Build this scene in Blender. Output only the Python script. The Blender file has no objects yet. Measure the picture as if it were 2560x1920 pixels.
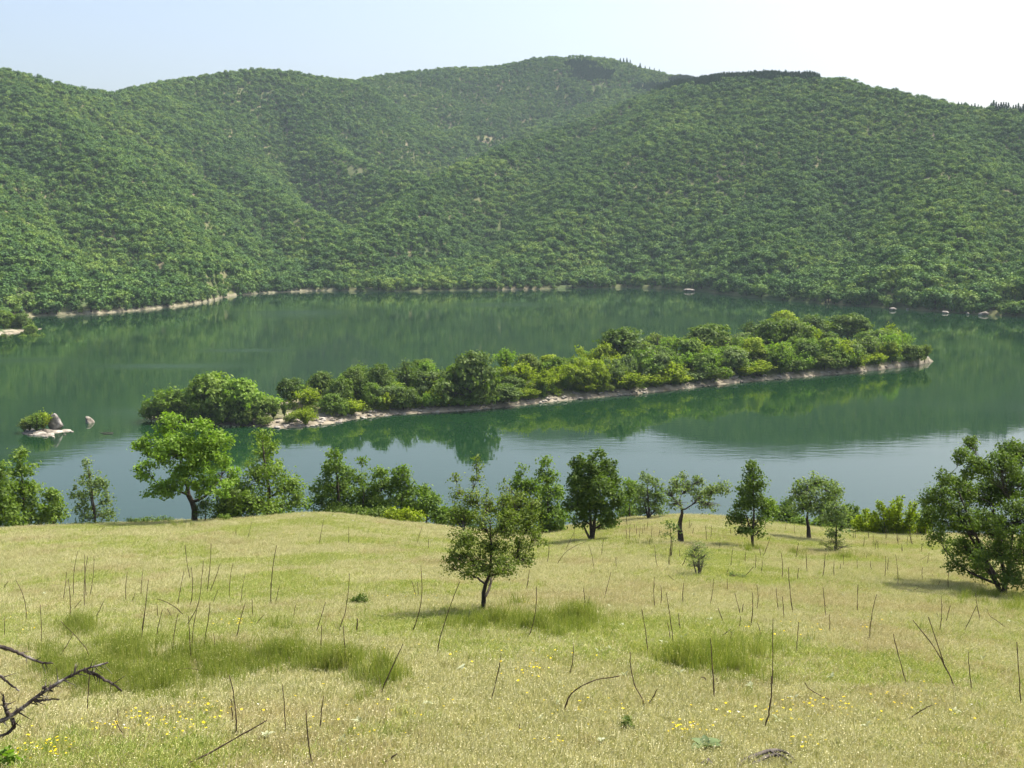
import bpy, bmesh, math, random
import numpy as np
from mathutils import Vector
R = math.radians
sc = bpy.context.scene
COL = sc.collection

# ------------------------------------------------------------------ camera
F = 2745.0                       # focal length in pixels of the 2560x1920 photograph
CX, CY, HOR = 1280.0, 960.0, 580.0
PITCH = math.atan((CY - HOR) / F)
CAM = np.array([0.0, 0.0, 30.0])  # 30 m above the lake
cd = bpy.data.cameras.new('camera'); cam = bpy.data.objects.new('camera', cd); COL.objects.link(cam)
cd.sensor_width = 36.0; cd.lens = 36.0 * F / 2560.0
cd.clip_start = 0.05; cd.clip_end = 20000
cam.location = CAM; cam.rotation_euler = (R(90) - PITCH, 0, 0)
sc.camera = cam

# ------------------------------------------------------------------ light
SUN_EL, SUN_AZ = 57.0, 60.0       # degrees; azimuth from +Y (straight ahead) towards +X
w = bpy.data.worlds.new('World'); sc.world = w; w.use_nodes = True
nt = w.node_tree; bg = nt.nodes['Background']
sky = nt.nodes.new('ShaderNodeTexSky'); sky.sky_type = 'NISHITA'; sky.sun_disc = False
sky.sun_elevation = R(SUN_EL); sky.sun_rotation = R(SUN_AZ)
sky.air_density = 1.0; sky.dust_density = 6.5; sky.ozone_density = 1.0; sky.altitude = 300
nt.links.new(sky.outputs[0], bg.inputs[0]); bg.inputs[1].default_value = 0.15
sl = bpy.data.lights.new('sun', 'SUN'); sun = bpy.data.objects.new('sun', sl); COL.objects.link(sun)
sl.energy = 4.8; sl.angle = R(0.53); sl.color = (1.0, 0.95, 0.86)
sd = Vector((math.sin(R(SUN_AZ)) * math.cos(R(SUN_EL)), math.cos(R(SUN_AZ)) * math.cos(R(SUN_EL)), math.sin(R(SUN_EL))))
sun.rotation_euler = sd.to_track_quat('Z', 'Y').to_euler(); sun.location = (0, 40, 120)
sc.view_settings.view_transform = 'Standard'; sc.view_settings.look = 'None'
sc.view_settings.exposure = 0.84; sc.view_settings.gamma = 1.0; sc.view_settings.use_curve_mapping = False
sc.render.engine = 'CYCLES'
sc.cycles.use_denoising = True
sc.cycles.max_bounces = 6; sc.cycles.diffuse_bounces = 2; sc.cycles.glossy_bounces = 2
sc.cycles.transmission_bounces = 4; sc.cycles.transparent_max_bounces = 4; sc.cycles.volume_bounces = 0
sc.cycles.caustics_reflective = False; sc.cycles.caustics_refractive = False
sc.cycles.sample_clamp_indirect = 4.0

rng = np.random.default_rng(7)
random.seed(7)

# ------------------------------------------------------------------ helpers
def ray(px, py):
    px = np.asarray(px, float); py = np.asarray(py, float)
    a = (px - CX) / F; b = (CY - py) / F
    cp, sp = math.cos(PITCH), math.sin(PITCH)
    return np.stack([a, cp + b * sp, -sp + b * cp], -1)

def at(px, py, r):
    """point on the ray of a pixel at horizontal distance r"""
    d = ray(px, py); h = np.hypot(d[..., 0], d[..., 1])
    return CAM + d * (np.asarray(r, float) / h)[..., None]

def tanp(px, py):
    d = ray(px, py); return d[..., 2] / np.hypot(d[..., 0], d[..., 1])

def azm(px, py):
    d = ray(px, py); return np.arctan2(d[..., 0], d[..., 1])

def sstep(a, b, x):
    t = np.clip((x - a) / (b - a), 0, 1); return t * t * (3 - 2 * t)

_H = np.random.default_rng(99).random((256, 256))
def vnoise(x, y):
    x = np.asarray(x, float); y = np.asarray(y, float)
    xi = np.floor(x).astype(int); yi = np.floor(y).astype(int)
    fx = x - xi; fy = y - yi; fx = fx * fx * (3 - 2 * fx); fy = fy * fy * (3 - 2 * fy)
    g = lambda i, j: _H[i & 255, j & 255]
    return (g(xi, yi) * (1 - fx) + g(xi + 1, yi) * fx) * (1 - fy) + (g(xi, yi + 1) * (1 - fx) + g(xi + 1, yi + 1) * fx) * fy

def fbm(x, y, o=4):
    s = 0; a = .5
    for k in range(o):
        s = s + a * (vnoise(x * 2 ** k + 17.3 * k, y * 2 ** k + 9.1 * k) - .5); a *= .5
    return s

def mesh_np(name, V, Fc, smooth=False, tint=None):
    """V (n,3); Fc (m,k) one face size"""
    V = np.ascontiguousarray(V, np.float32); Fc = np.ascontiguousarray(Fc, np.int32)
    me = bpy.data.meshes.new(name); k = Fc.shape[1]
    me.vertices.add(len(V)); me.vertices.foreach_set('co', V.ravel())
    me.loops.add(Fc.size); me.loops.foreach_set('vertex_index', Fc.ravel())
    me.polygons.add(len(Fc)); me.polygons.foreach_set('loop_start', np.arange(0, Fc.size, k, dtype=np.int32))
    try: me.polygons.foreach_set('loop_total', np.full(len(Fc), k, np.int32))
    except Exception: pass
    if smooth: me.polygons.foreach_set('use_smooth', np.ones(len(Fc), bool))
    if tint is not None:
        a = me.attributes.new('tint', 'FLOAT', 'POINT'); a.data.foreach_set('value', np.asarray(tint, np.float32))
    me.update(calc_edges=True); me.validate()
    return me

def obj(name, me, mat=None, parent=None, label=None, cat=None, group=None, kind=None, loc=None):
    o = bpy.data.objects.new(name, me); COL.objects.link(o)
    if mat is not None and me is not None and not me.materials: me.materials.append(mat)
    if parent is not None: o.parent = parent
    if loc is not None: o.location = loc
    tag(o, label, cat, group, kind); return o

def tag(o, label=None, cat=None, group=None, kind=None):
    if label: o['label'] = label
    if cat: o['category'] = cat
    if group: o['group'] = group
    if kind: o['kind'] = kind
    return o

class Tubes:
    """collects tapered tubes as one quad mesh"""
    def __init__(s): s.V = []; s.F = []; s.n = 0
    def add(s, pts, rad, k=6, jit=0.0):
        pts = np.asarray(pts, float); n = len(pts)
        rad = np.broadcast_to(np.asarray(rad, float), (n,)) if np.ndim(rad) else np.full(n, rad)
        t = np.gradient(pts, axis=0); t /= np.linalg.norm(t, axis=1)[:, None] + 1e-9
        ref = np.array([0.31, 0.95, 0.1]) if abs(t[0, 2]) > .7 else np.array([0, 0, 1.0])
        u = np.cross(t, ref); u /= np.linalg.norm(u, axis=1)[:, None] + 1e-9; v = np.cross(t, u)
        a = np.arange(k) * 2 * np.pi / k
        rr = rad[:, None] * (1 + (jit * (rng.random((n, k)) * 2 - 1) if jit else 0))
        P = pts[:, None] + rr[..., None] * (np.cos(a)[None, :, None] * u[:, None] + np.sin(a)[None, :, None] * v[:, None])
        s.V.append(P.reshape(-1, 3))
        i = np.arange(n - 1)[:, None] * k; j = np.arange(k)[None]; j2 = (j + 1) % k
        q = np.stack([i + j, i + j2, i + k + j2, i + k + j], -1).reshape(-1, 4) + s.n
        s.F.append(q); s.n += n * k
        # pointed cap
        s.V.append((pts[-1] + t[-1] * rad[-1])[None]); c = s.n; s.n += 1
        e = c - k + np.arange(k); e2 = c - k + (np.arange(k) + 1) % k
        s.F.append(np.stack([e, e2, np.full(k, c), np.full(k, c)], -1)[:, [0, 1, 2, 2]])
    def mesh(s, name):
        V = np.concatenate(s.V); Fq = np.concatenate(s.F)
        tri = Fq[:, 2] == Fq[:, 3]
        me = bpy.data.meshes.new(name)
        faces = [tuple(f[:3]) if t else tuple(f) for f, t in zip(Fq.tolist(), tri)]
        me.from_pydata(V.tolist(), [], faces); me.update()
        me.polygons.foreach_set('use_smooth', np.ones(len(faces), bool))
        return me

def curve_pts(p0, p1, n=6, sag=0.12, r=None):
    r = r or rng
    p0 = np.asarray(p0, float); p1 = np.asarray(p1, float); L = np.linalg.norm(p1 - p0)
    m = (p0 + p1) / 2 + r.normal(0, sag * L, 3) * [1, 1, .6]
    t = np.linspace(0, 1, n)[:, None]
    return (1 - t) ** 2 * p0 + 2 * t * (1 - t) * m + t * t * p1

def unit(n, r):
    v = r.normal(size=(n, 3)); return v / np.linalg.norm(v, axis=1)[:, None]

def leaf_quads(P, size, r, up=0.6, wide=0.55, tint=None, hang=0.0, N0=None):
    """rhombic leaves at P; returns V, F, tint"""
    n = len(P)
    nrm = unit(n, r) + np.array([0, 0, up])
    if N0 is not None: nrm = nrm + N0
    nrm /= np.linalg.norm(nrm, axis=1)[:, None]
    ax = np.cross(nrm, unit(n, r)); ax[:, 2] -= hang; ax /= np.linalg.norm(ax, axis=1)[:, None] + 1e-9
    sd_ = np.cross(nrm, ax)
    s = (size * (0.7 + 0.6 * r.random(n)))[:, None]
    V = np.stack([P - ax * s * .5, P + sd_ * s * wide * .5 + nrm * s * .1, P + ax * s * .5, P - sd_ * s * wide * .5 + nrm * s * .1], 1)
    T = r.random(n) if tint is None else tint
    return V.reshape(-1, 3), np.arange(4 * n).reshape(n, 4), np.repeat(T, 4)

def clumps(lobes, n, r, inner=.5, low=-.75):
    lobes = np.asarray(lobes, float)
    wgt = (lobes[:, 3] * lobes[:, 4] * lobes[:, 5]) ** (2 / 3.); wgt /= wgt.sum()
    k = r.choice(len(lobes), n, p=wgt); d = unit(n, r); d[:, 2] = np.where(d[:, 2] < low, -d[:, 2], d[:, 2])
    rad = inner + (1 - inner) * r.random(n) ** .6
    return lobes[k, :3] + d * rad[:, None] * lobes[k, 3:6], k

def foliage(lobes, n_cl, per, cl_r, size, r, up=.6, wide=.55, inner=.5, flat=.7, low=-.75, out=0.0):
    C, k = clumps(lobes, n_cl, r, inner, low)
    m = np.maximum(1, r.poisson(per, n_cl)); idx = np.repeat(np.arange(n_cl), m)
    P = C[idx] + r.normal(size=(len(idx), 3)) * cl_r * np.array([1, 1, flat])
    base = r.random(n_cl)
    t = np.clip(base[idx] * .55 + r.random(len(idx)) * .45, 0, 1)
    N0 = None
    if out:
        lb = np.asarray(lobes, float)[k[idx]]; N0 = (P - lb[:, :3]) / lb[:, 3:6]; N0 = N0 / (np.linalg.norm(N0, axis=1)[:, None] + 1e-6) * out
    return leaf_quads(P, size, r, up, wide, t, N0=N0), C, k

# ------------------------------------------------------------------ materials
def newmat(name):
    m = bpy.data.materials.new(name); m.use_nodes = True; n = m.node_tree
    for x in list(n.nodes): n.nodes.remove(x)
    out = n.nodes.new('ShaderNodeOutputMaterial'); return m, n, out

def ramp(n, stops):
    r_ = n.nodes.new('ShaderNodeValToRGB'); e = r_.color_ramp.elements
    while len(e) < len(stops): e.new(0.5)
    for el, (p, c) in zip(e, stops): el.position = p; el.color = (*c, 1)
    return r_

def leaf_mat(name, cols, trans=0.4, obj_var=0.35, gloss=0.06, tr_tint=(1.05, 1.2, .42), drift=0.0):
    m, n, out = newmat(name); L = n.links.new
    at_ = n.nodes.new('ShaderNodeAttribute'); at_.attribute_name = 'tint'
    oi = n.nodes.new('ShaderNodeObjectInfo')
    mx = n.nodes.new('ShaderNodeMath'); mx.operation = 'MULTIPLY_ADD'; mx.inputs[1].default_value = 1 - obj_var
    mo = n.nodes.new('ShaderNodeMath'); mo.operation = 'MULTIPLY'; mo.inputs[1].default_value = obj_var
    if drift:
        nz = n.nodes.new('ShaderNodeTexNoise'); nz.inputs['Scale'].default_value = .012; nz.inputs['Detail'].default_value = 3; L(oi.outputs['Location'], nz.inputs['Vector'])
        m1 = n.nodes.new('ShaderNodeMath'); m1.operation = 'MULTIPLY_ADD'; m1.inputs[1].default_value = drift; m1.inputs[2].default_value = -.5 * drift; L(nz.outputs[0], m1.inputs[0])
        m2 = n.nodes.new('ShaderNodeMath'); m2.operation = 'ADD'; L(oi.outputs['Random'], m2.inputs[0]); L(m1.outputs[0], m2.inputs[1]); L(m2.outputs[0], mo.inputs[0])
    else: L(oi.outputs['Random'], mo.inputs[0])
    L(at_.outputs['Fac'], mx.inputs[0]); L(mo.outputs[0], mx.inputs[2])
    k = len(cols); rp = ramp(n, [(i / (k - 1), c) for i, c in enumerate(cols)]); L(mx.outputs[0], rp.inputs[0])
    df = n.nodes.new('ShaderNodeBsdfDiffuse'); tr = n.nodes.new('ShaderNodeBsdfTranslucent')
    tc = n.nodes.new('ShaderNodeMix'); tc.data_type = 'RGBA'; tc.blend_type = 'MULTIPLY'; tc.inputs[0].default_value = 1
    tc.inputs[7].default_value = (*tr_tint, 1); L(rp.outputs[0], tc.inputs[6])
    L(rp.outputs[0], df.inputs[0]); L(tc.outputs[2], tr.inputs[0])
    a = n.nodes.new('ShaderNodeMixShader'); a.inputs[0].default_value = trans
    L(df.outputs[0], a.inputs[1]); L(tr.outputs[0], a.inputs[2])
    g = n.nodes.new('ShaderNodeBsdfGlossy'); g.inputs['Roughness'].default_value = .62; g.inputs[0].default_value = (.9, .95, .9, 1)
    b = n.nodes.new('ShaderNodeMixShader'); b.inputs[0].default_value = gloss * .25
    L(a.outputs[0], b.inputs[1]); L(g.outputs[0], b.inputs[2]); L(b.outputs[0], out.inputs[0])
    return m

def noise_mat(name, stops, scale=4.0, detail=6, rough=.9, bump=.3, bscale=None, dist=.05, distort=0.0):
    m, n, out = newmat(name); L = n.links.new
    b = n.nodes.new('ShaderNodeBsdfPrincipled'); b.inputs['Roughness'].default_value = rough
    b.inputs['Specular IOR Level'].default_value = .2
    g = n.nodes.new('ShaderNodeNewGeometry')
    t = n.nodes.new('ShaderNodeTexNoise'); t.inputs['Scale'].default_value = scale; t.inputs['Detail'].default_value = detail
    t.inputs['Distortion'].default_value = distort
    L(g.outputs['Position'], t.inputs['Vector'])
    rp = ramp(n, stops); L(t.outputs[0], rp.inputs[0]); L(rp.outputs[0], b.inputs['Base Color'])
    t2 = n.nodes.new('ShaderNodeTexNoise'); t2.inputs['Scale'].default_value = bscale or scale * 5; t2.inputs['Detail'].default_value = 8
    L(g.outputs['Position'], t2.inputs['Vector'])
    bp = n.nodes.new('ShaderNodeBump'); bp.inputs['Strength'].default_value = bump; bp.inputs['Distance'].default_value = dist
    L(t2.outputs[0], bp.inputs['Height']); L(bp.outputs[0], b.inputs['Normal']); L(b.outputs[0], out.inputs[0])
    return m

M = {}
M['bark'] = noise_mat('bark', [(.3, (.028, .022, .017)), (.7, (.085, .07, .055))], 12, bump=.8, dist=.02)
M['bark_grey'] = noise_mat('bark_grey', [(.3, (.05, .042, .035)), (.7, (.16, .14, .12))], 14, bump=.8, dist=.02)
M['stalk'] = noise_mat('dry_stalk', [(.3, (.048, .035, .021)), (.7, (.135, .098, .058))], 18, bump=.8, dist=.01)
M['dry_leaf'] = noise_mat('dry_leaf', [(.3, (.06, .045, .03)), (.7, (.17, .12, .075))], 25)
M['rock'] = noise_mat('limestone', [(.32, (.07, .06, .048)), (.48, (.22, .195, .16)), (.68, (.38, .35, .30))], .9, detail=9, bump=.9, bscale=3.0, dist=.15)
M['rock_grey'] = noise_mat('grey_rock', [(.3, (.06, .055, .05)), (.52, (.2, .185, .165)), (.7, (.42, .39, .35))], 1.3, detail=10, bump=1, bscale=4, dist=.2)
M['leaf_mid'] = leaf_mat('leaf_mid', [(.076, .13, .017), (.13, .205, .027), (.205, .285, .042)], trans=.44)
M['leaf_bright'] = leaf_mat('leaf_bright', [(.11, .20, .02), (.175, .285, .03), (.26, .36, .055)], trans=.45)
M['leaf_dark'] = leaf_mat('leaf_dark', [(.046, .088, .014), (.088, .142, .022), (.152, .208, .036)], trans=.4)
M['leaf_grey'] = leaf_mat('leaf_grey', [(.085, .135, .04), (.14, .20, .06), (.22, .27, .095)], trans=.42)
M['leaf_olive'] = leaf_mat('leaf_olive', [(.085, .125, .02), (.145, .195, .032), (.22, .27, .052)], trans=.42)
M['leaf_yellow'] = leaf_mat('leaf_yellow', [(.145, .20, .009), (.225, .29, .014), (.31, .37, .026)], trans=.45)
M['forest_leaf'] = leaf_mat('forest_leaf', [(.029, .075, .018), (.06, .134, .027), (.11, .198, .036), (.20, .28, .048)], trans=.25, drift=1.6, obj_var=.62, tr_tint=(1.1, 1.1, .6))
M['pine_leaf'] = leaf_mat('pine_leaf', [(.026, .066, .024), (.04, .092, .034), (.056, .115, .04)], trans=.1, obj_var=.4)
M['grass_dry'] = leaf_mat('grass_dry', [(.24, .265, .075), (.385, .385, .155), (.52, .495, .25), (.69, .66, .44)], trans=.3, obj_var=.22, tr_tint=(1, 1, .8))
M['grass_rust'] = leaf_mat('grass_rust', [(.27, .265, .085), (.41, .37, .17), (.53, .47, .26), (.68, .64, .44)], trans=.3, obj_var=.22, tr_tint=(1, 1, .8))
M['grass_green'] = leaf_mat('grass_green', [(.17, .25, .05), (.28, .35, .08), (.42, .43, .15), (.58, .55, .29)], trans=.35, obj_var=.22, tr_tint=(1.05, 1.05, .6))
M['grass_tall'] = leaf_mat('grass_tall', [(.11, .17, .022), (.17, .23, .035), (.27, .30, .075), (.46, .42, .19)], trans=.38, obj_var=.2, tr_tint=(1.05, 1.1, .5))
M['rosette'] = leaf_mat('woolly_leaf', [(.26, .30, .16), (.36, .39, .23), (.46, .48, .33)], trans=.25, tr_tint=(1, 1, .8))
M['petal_yellow'] = leaf_mat('petal_yellow', [(.72, .56, .012), (.80, .64, .02)], trans=.25, tr_tint=(1, 1, 1))
M['petal_white'] = leaf_mat('petal_white', [(.7, .7, .62), (.8, .8, .75)], trans=.25, tr_tint=(1, 1, 1))
M['thorn'] = noise_mat('thorn_bark', [(.36, (.02, .015, .013)), (.54, (.07, .056, .048)), (.72, (.30, .28, .26))], 30, bump=.8, dist=.004)

def mat_meadow():
    m, n, out = newmat('meadow_ground'); L = n.links.new
    b = n.nodes.new('ShaderNodeBsdfPrincipled'); b.inputs['Roughness'].default_value = .95; b.inputs['Specular IOR Level'].default_value = .1
    g = n.nodes.new('ShaderNodeNewGeometry')
    t = n.nodes.new('ShaderNodeTexNoise'); t.inputs['Scale'].default_value = .7; t.inputs['Detail'].default_value = 6
    t2 = n.nodes.new('ShaderNodeTexNoise'); t2.inputs['Scale'].default_value = 22; t2.inputs['Detail'].default_value = 8
    for q in (t, t2): L(g.outputs['Position'], q.inputs['Vector'])
    r1 = ramp(n, [(.34, (.17, .20, .055)), (.5, (.25, .24, .09)), (.66, (.27, .22, .11))]); L(t.outputs[0], r1.inputs[0])
    r2 = ramp(n, [(.3, (.10, .09, .04)), (.5, (.25, .23, .10)), (.7, (.42, .39, .21))]); L(t2.outputs[0], r2.inputs[0])
    mx = n.nodes.new('ShaderNodeMix'); mx.data_type = 'RGBA'; mx.inputs[0].default_value = .5
    L(r1.outputs[0], mx.inputs[6]); L(r2.outputs[0], mx.inputs[7]); L(mx.outputs[2], b.inputs['Base Color'])
    bp = n.nodes.new('ShaderNodeBump'); bp.inputs['Strength'].default_value = .8; bp.inputs['Distance'].default_value = .06
    L(t2.outputs[0], bp.inputs['Height']); L(bp.outputs[0], b.inputs['Normal']); L(b.outputs[0], out.inputs[0])
    return m
M['meadow'] = mat_meadow()

def mat_hill(name, shore_top=1.6, banked=False):
    """soil and dry grass under the wood; a bleached band of stones between high and low water"""
    m, n, out = newmat(name); L = n.links.new
    b = n.nodes.new('ShaderNodeBsdfPrincipled'); b.inputs['Roughness'].default_value = .95; b.inputs['Specular IOR Level'].default_value = .1
    g = n.nodes.new('ShaderNodeNewGeometry'); sx = n.nodes.new('ShaderNodeSeparateXYZ'); L(g.outputs['Position'], sx.inputs[0])
    t = n.nodes.new('ShaderNodeTexNoise'); t.inputs['Scale'].default_value = .03; t.inputs['Detail'].default_value = 9
    t2 = n.nodes.new('ShaderNodeTexNoise'); t2.inputs['Scale'].default_value = .6; t2.inputs['Detail'].default_value = 8
    for q in (t, t2): L(g.outputs['Position'], q.inputs['Vector'])
    r1 = ramp(n, [(.36, (.055, .085, .03)), (.54, (.12, .125, .055)), (.70, (.22, .18, .12))]); L(t.outputs[0], r1.inputs[0])
    r2 = ramp(n, [(.3, (.10, .085, .06)), (.5, (.22, .19, .14)), (.7, (.33, .295, .225))]); L(t2.outputs[0], r2.inputs[0])
    ad = n.nodes.new('ShaderNodeMath'); ad.operation = 'MULTIPLY_ADD'; ad.inputs[1].default_value = -2.0; L(t2.outputs[0], ad.inputs[0]); L(sx.outputs[2], ad.inputs[2])
    mr = n.nodes.new('ShaderNodeMapRange'); mr.inputs[1].default_value = shore_top - 1.3; mr.inputs[2].default_value = shore_top - .7
    L(ad.outputs[0], mr.inputs[0])
    mx = n.nodes.new('ShaderNodeMix'); mx.data_type = 'RGBA'
    if banked:
        ba = n.nodes.new('ShaderNodeAttribute'); ba.attribute_name = 'tint'
        iv = n.nodes.new('ShaderNodeMath'); iv.operation = 'SUBTRACT'; iv.inputs[0].default_value = 1; L(mr.outputs[0], iv.inputs[1])
        ml = n.nodes.new('ShaderNodeMath'); ml.operation = 'MULTIPLY'; L(iv.outputs[0], ml.inputs[0]); L(ba.outputs['Fac'], ml.inputs[1])
        i2 = n.nodes.new('ShaderNodeMath'); i2.operation = 'SUBTRACT'; i2.inputs[0].default_value = 1; L(ml.outputs[0], i2.inputs[1]); L(i2.outputs[0], mx.inputs[0])
    else: L(mr.outputs[0], mx.inputs[0])
    L(r2.outputs[0], mx.inputs[6]); L(r1.outputs[0], mx.inputs[7]); L(mx.outputs[2], b.inputs['Base Color'])
    bp = n.nodes.new('ShaderNodeBump'); bp.inputs['Strength'].default_value = .8; bp.inputs['Distance'].default_value = .4
    L(t2.outputs[0], bp.inputs['Height']); L(bp.outputs[0], b.inputs['Normal']); L(b.outputs[0], out.inputs[0])
    return m
M['hill'] = mat_hill('hill_ground', 1.0, True); M['island'] = mat_hill('island_ground', .8)

def mat_water():
    m, n, out = newmat('lake_water'); L = n.links.new
    b = n.nodes.new('ShaderNodeBsdfPrincipled'); b.inputs['Base Color'].default_value = (.008, .029, .011, 1)
    b.inputs['IOR'].default_value = 1.333; b.inputs['Roughness'].default_value = .03
    g = n.nodes.new('ShaderNodeNewGeometry')
    mp = n.nodes.new('ShaderNodeMapping'); mp.inputs['Scale'].default_value = (.35, 1.0, 1); L(g.outputs['Position'], mp.inputs[0])
    t = n.nodes.new('ShaderNodeTexNoise'); t.inputs['Scale'].default_value = .9; t.inputs['Detail'].default_value = 3; L(mp.outputs[0], t.inputs['Vector'])
    # breeze patches: long low-frequency streaks where the surface is ruffled
    mp2 = n.nodes.new('ShaderNodeMapping'); mp2.inputs['Scale'].default_value = (.006, .03, 1); mp2.inputs['Location'].default_value = (3.1, 1.7, 0)
    L(g.outputs['Position'], mp2.inputs[0])
    t2 = n.nodes.new('ShaderNodeTexNoise'); t2.inputs['Scale'].default_value = 1.0; t2.inputs['Detail'].default_value = 4; L(mp2.outputs[0], t2.inputs['Vector'])
    mr = n.nodes.new('ShaderNodeMapRange'); mr.inputs[1].default_value = .52; mr.inputs[2].default_value = .72
    mr.inputs[3].default_value = .022; mr.inputs[4].default_value = .055; L(t2.outputs[0], mr.inputs[0])
    bp = n.nodes.new('ShaderNodeBump'); bp.inputs['Distance'].default_value = .25
    L(mr.outputs[0], bp.inputs['Strength']); L(t.outputs[0], bp.inputs['Height']); L(bp.outputs[0], b.inputs['Normal'])
    mr2 = n.nodes.new('ShaderNodeMapRange'); mr2.inputs[1].default_value = .5; mr2.inputs[2].default_value = .75
    mr2.inputs[3].default_value = .025; mr2.inputs[4].default_value = .11; L(t2.outputs[0], mr2.inputs[0]); 
    last = mr2.outputs[0]
    for (ex, ey, erx, ery) in ((742, 786, 190, 15), (420, 916, 260, 10), (610, 876, 170, 7), (1260, 762, 220, 9), (60, 900, 160, 11)):
        c = at(np.array(float(ex)), np.array(float(ey)), 1.0) - CAM; c = CAM + c * (30 / -c[2]); w0 = erx * np.linalg.norm(c - CAM) / F
        y1 = CAM + ray(ex, ey - ery) * (30 / -ray(ex, ey - ery)[2]); h0 = y1[1] - c[1]
        vs = n.nodes.new('ShaderNodeVectorMath'); vs.operation = 'SUBTRACT'; vs.inputs[1].default_value = tuple(c); L(g.outputs['Position'], vs.inputs[0])
        vd = n.nodes.new('ShaderNodeVectorMath'); vd.operation = 'DIVIDE'; vd.inputs[1].default_value = (w0, h0, 1); L(vs.outputs[0], vd.inputs[0])
        vl = n.nodes.new('ShaderNodeVectorMath'); vl.operation = 'LENGTH'; L(vd.outputs[0], vl.inputs[0])
        me_ = n.nodes.new('ShaderNodeMapRange'); me_.interpolation_type = 'SMOOTHSTEP'; me_.inputs[1].default_value = 1.3; me_.inputs[2].default_value = .1; me_.inputs[3].default_value = 0; me_.inputs[4].default_value = .14; L(vl.outputs['Value'], me_.inputs[0])
        ad_ = n.nodes.new('ShaderNodeMath'); ad_.operation = 'ADD'; L(last, ad_.inputs[0]); L(me_.outputs[0], ad_.inputs[1]); last = ad_.outputs[0]
    L(last, b.inputs['Roughness'])
    L(b.outputs[0], out.inputs[0]); return m
M['water'] = mat_water()

# ------------------------------------------------------------------ scatter with geometry nodes (only for what nobody could count)
def proto_collection(name, meshes):
    c = bpy.data.collections.new(name)
    for i, me in enumerate(meshes):
        o = bpy.data.objects.new(f'{name}_{i:02d}', me); c.objects.link(o)
    return c

def scatter(name, pts, rot, scl, idx, coll, label, cat, kind='stuff'):
    me = bpy.data.meshes.new(name); n = len(pts)
    me.vertices.add(n); me.vertices.foreach_set('co', np.ascontiguousarray(pts, np.float32).ravel())
    a = me.attributes.new('rot', 'FLOAT_VECTOR', 'POINT'); a.data.foreach_set('vector', np.ascontiguousarray(rot, np.float32).ravel())
    scl = np.asarray(scl, np.float32)
    if scl.ndim == 1: scl = np.repeat(scl[:, None], 3, 1)
    a = me.attributes.new('scl', 'FLOAT_VECTOR', 'POINT'); a.data.foreach_set('vector', np.ascontiguousarray(scl).ravel())
    a = me.attributes.new('idx', 'INT', 'POINT'); a.data.foreach_set('value', np.ascontiguousarray(idx, np.int32))
    me.update()
    o = obj(name, me, None, label=label, cat=cat, kind=kind)
    ng = bpy.data.node_groups.new(name + '_scatter', 'GeometryNodeTree')
    ng.interface.new_socket('Geometry', in_out='INPUT', socket_type='NodeSocketGeometry')
    ng.interface.new_socket('Geometry', in_out='OUTPUT', socket_type='NodeSocketGeometry')
    N = ng.nodes; L = ng.links.new
    gi = N.new('NodeGroupInput'); go = N.new('NodeGroupOutput')
    ip = N.new('GeometryNodeInstanceOnPoints'); ci = N.new('GeometryNodeCollectionInfo')
    ci.inputs[0].default_value = coll; ci.inputs['Separate Children'].default_value = True; ci.inputs['Reset Children'].default_value = True
    ip.inputs['Pick Instance'].default_value = True
    def na(nm, ty):
        q = N.new('GeometryNodeInputNamedAttribute'); q.data_type = ty; q.inputs[0].default_value = nm
        return [s for s in q.outputs if s.enabled][0]
    L(gi.outputs[0], ip.inputs['Points']); L(ci.outputs[0], ip.inputs['Instance'])
    er = N.new('FunctionNodeEulerToRotation'); L(na('rot', 'FLOAT_VECTOR'), er.inputs[0])
    L(na('idx', 'INT'), ip.inputs['Instance Index']); L(er.outputs[0], ip.inputs['Rotation']); L(na('scl', 'FLOAT_VECTOR'), ip.inputs['Scale'])
    L(ip.outputs[0], go.inputs[0])
    md = o.modifiers.new('scatter', 'NODES'); md.node_group = ng
    return o

# ================================================================== SETTING
# ------------------------------------------------------------------ near meadow
EDGE = np.array([(-1500, 1330), (-400, 1330), (0, 1325), (300, 1312), (450, 1308), (600, 1300), (720, 1290), (770, 1286), (850, 1288), (920, 1298), (1000, 1310), (1090, 1318),
                 (1200, 1330), (1330, 1334), (1450, 1318), (1560, 1302), (1700, 1291), (1800, 1295), (1900, 1309), (2000, 1320), (2130, 1331),
                 (2300, 1338), (2560, 1345), (3000, 1350), (4200, 1350)], float)
E_AZ = azm(EDGE[:, 0], EDGE[:, 1]); E_T = -tanp(EDGE[:, 0], EDGE[:, 1])
GA, GB, RE = 2.5, 0.225, 54.0
def meadow_z(x, y):
    x = np.asarray(x, float); y = np.asarray(y, float)
    r = np.hypot(x, y); az = np.arctan2(x, y)
    te = np.interp(az, E_AZ, E_T)
    dl = te - (GA / RE + GB)
    drop = GA - .85 * np.exp(-(r / 3.5) ** 2) + GB * r + dl * np.minimum(r, RE) * sstep(20, RE, r)
    e = np.maximum(r - RE, 0)
    drop = drop + np.where(e < 20, .012 * e * e, .012 * 400 + .48 * (e - 20))
    nz = fbm(x * .22, y * .22, 4) * .35 * sstep(4, 12, r) + fbm(x * 1.3, y * 1.3, 3) * .09
    nz = nz * (1 - .6 * sstep(40, 54, r))
    return 30 - drop + nz

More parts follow.
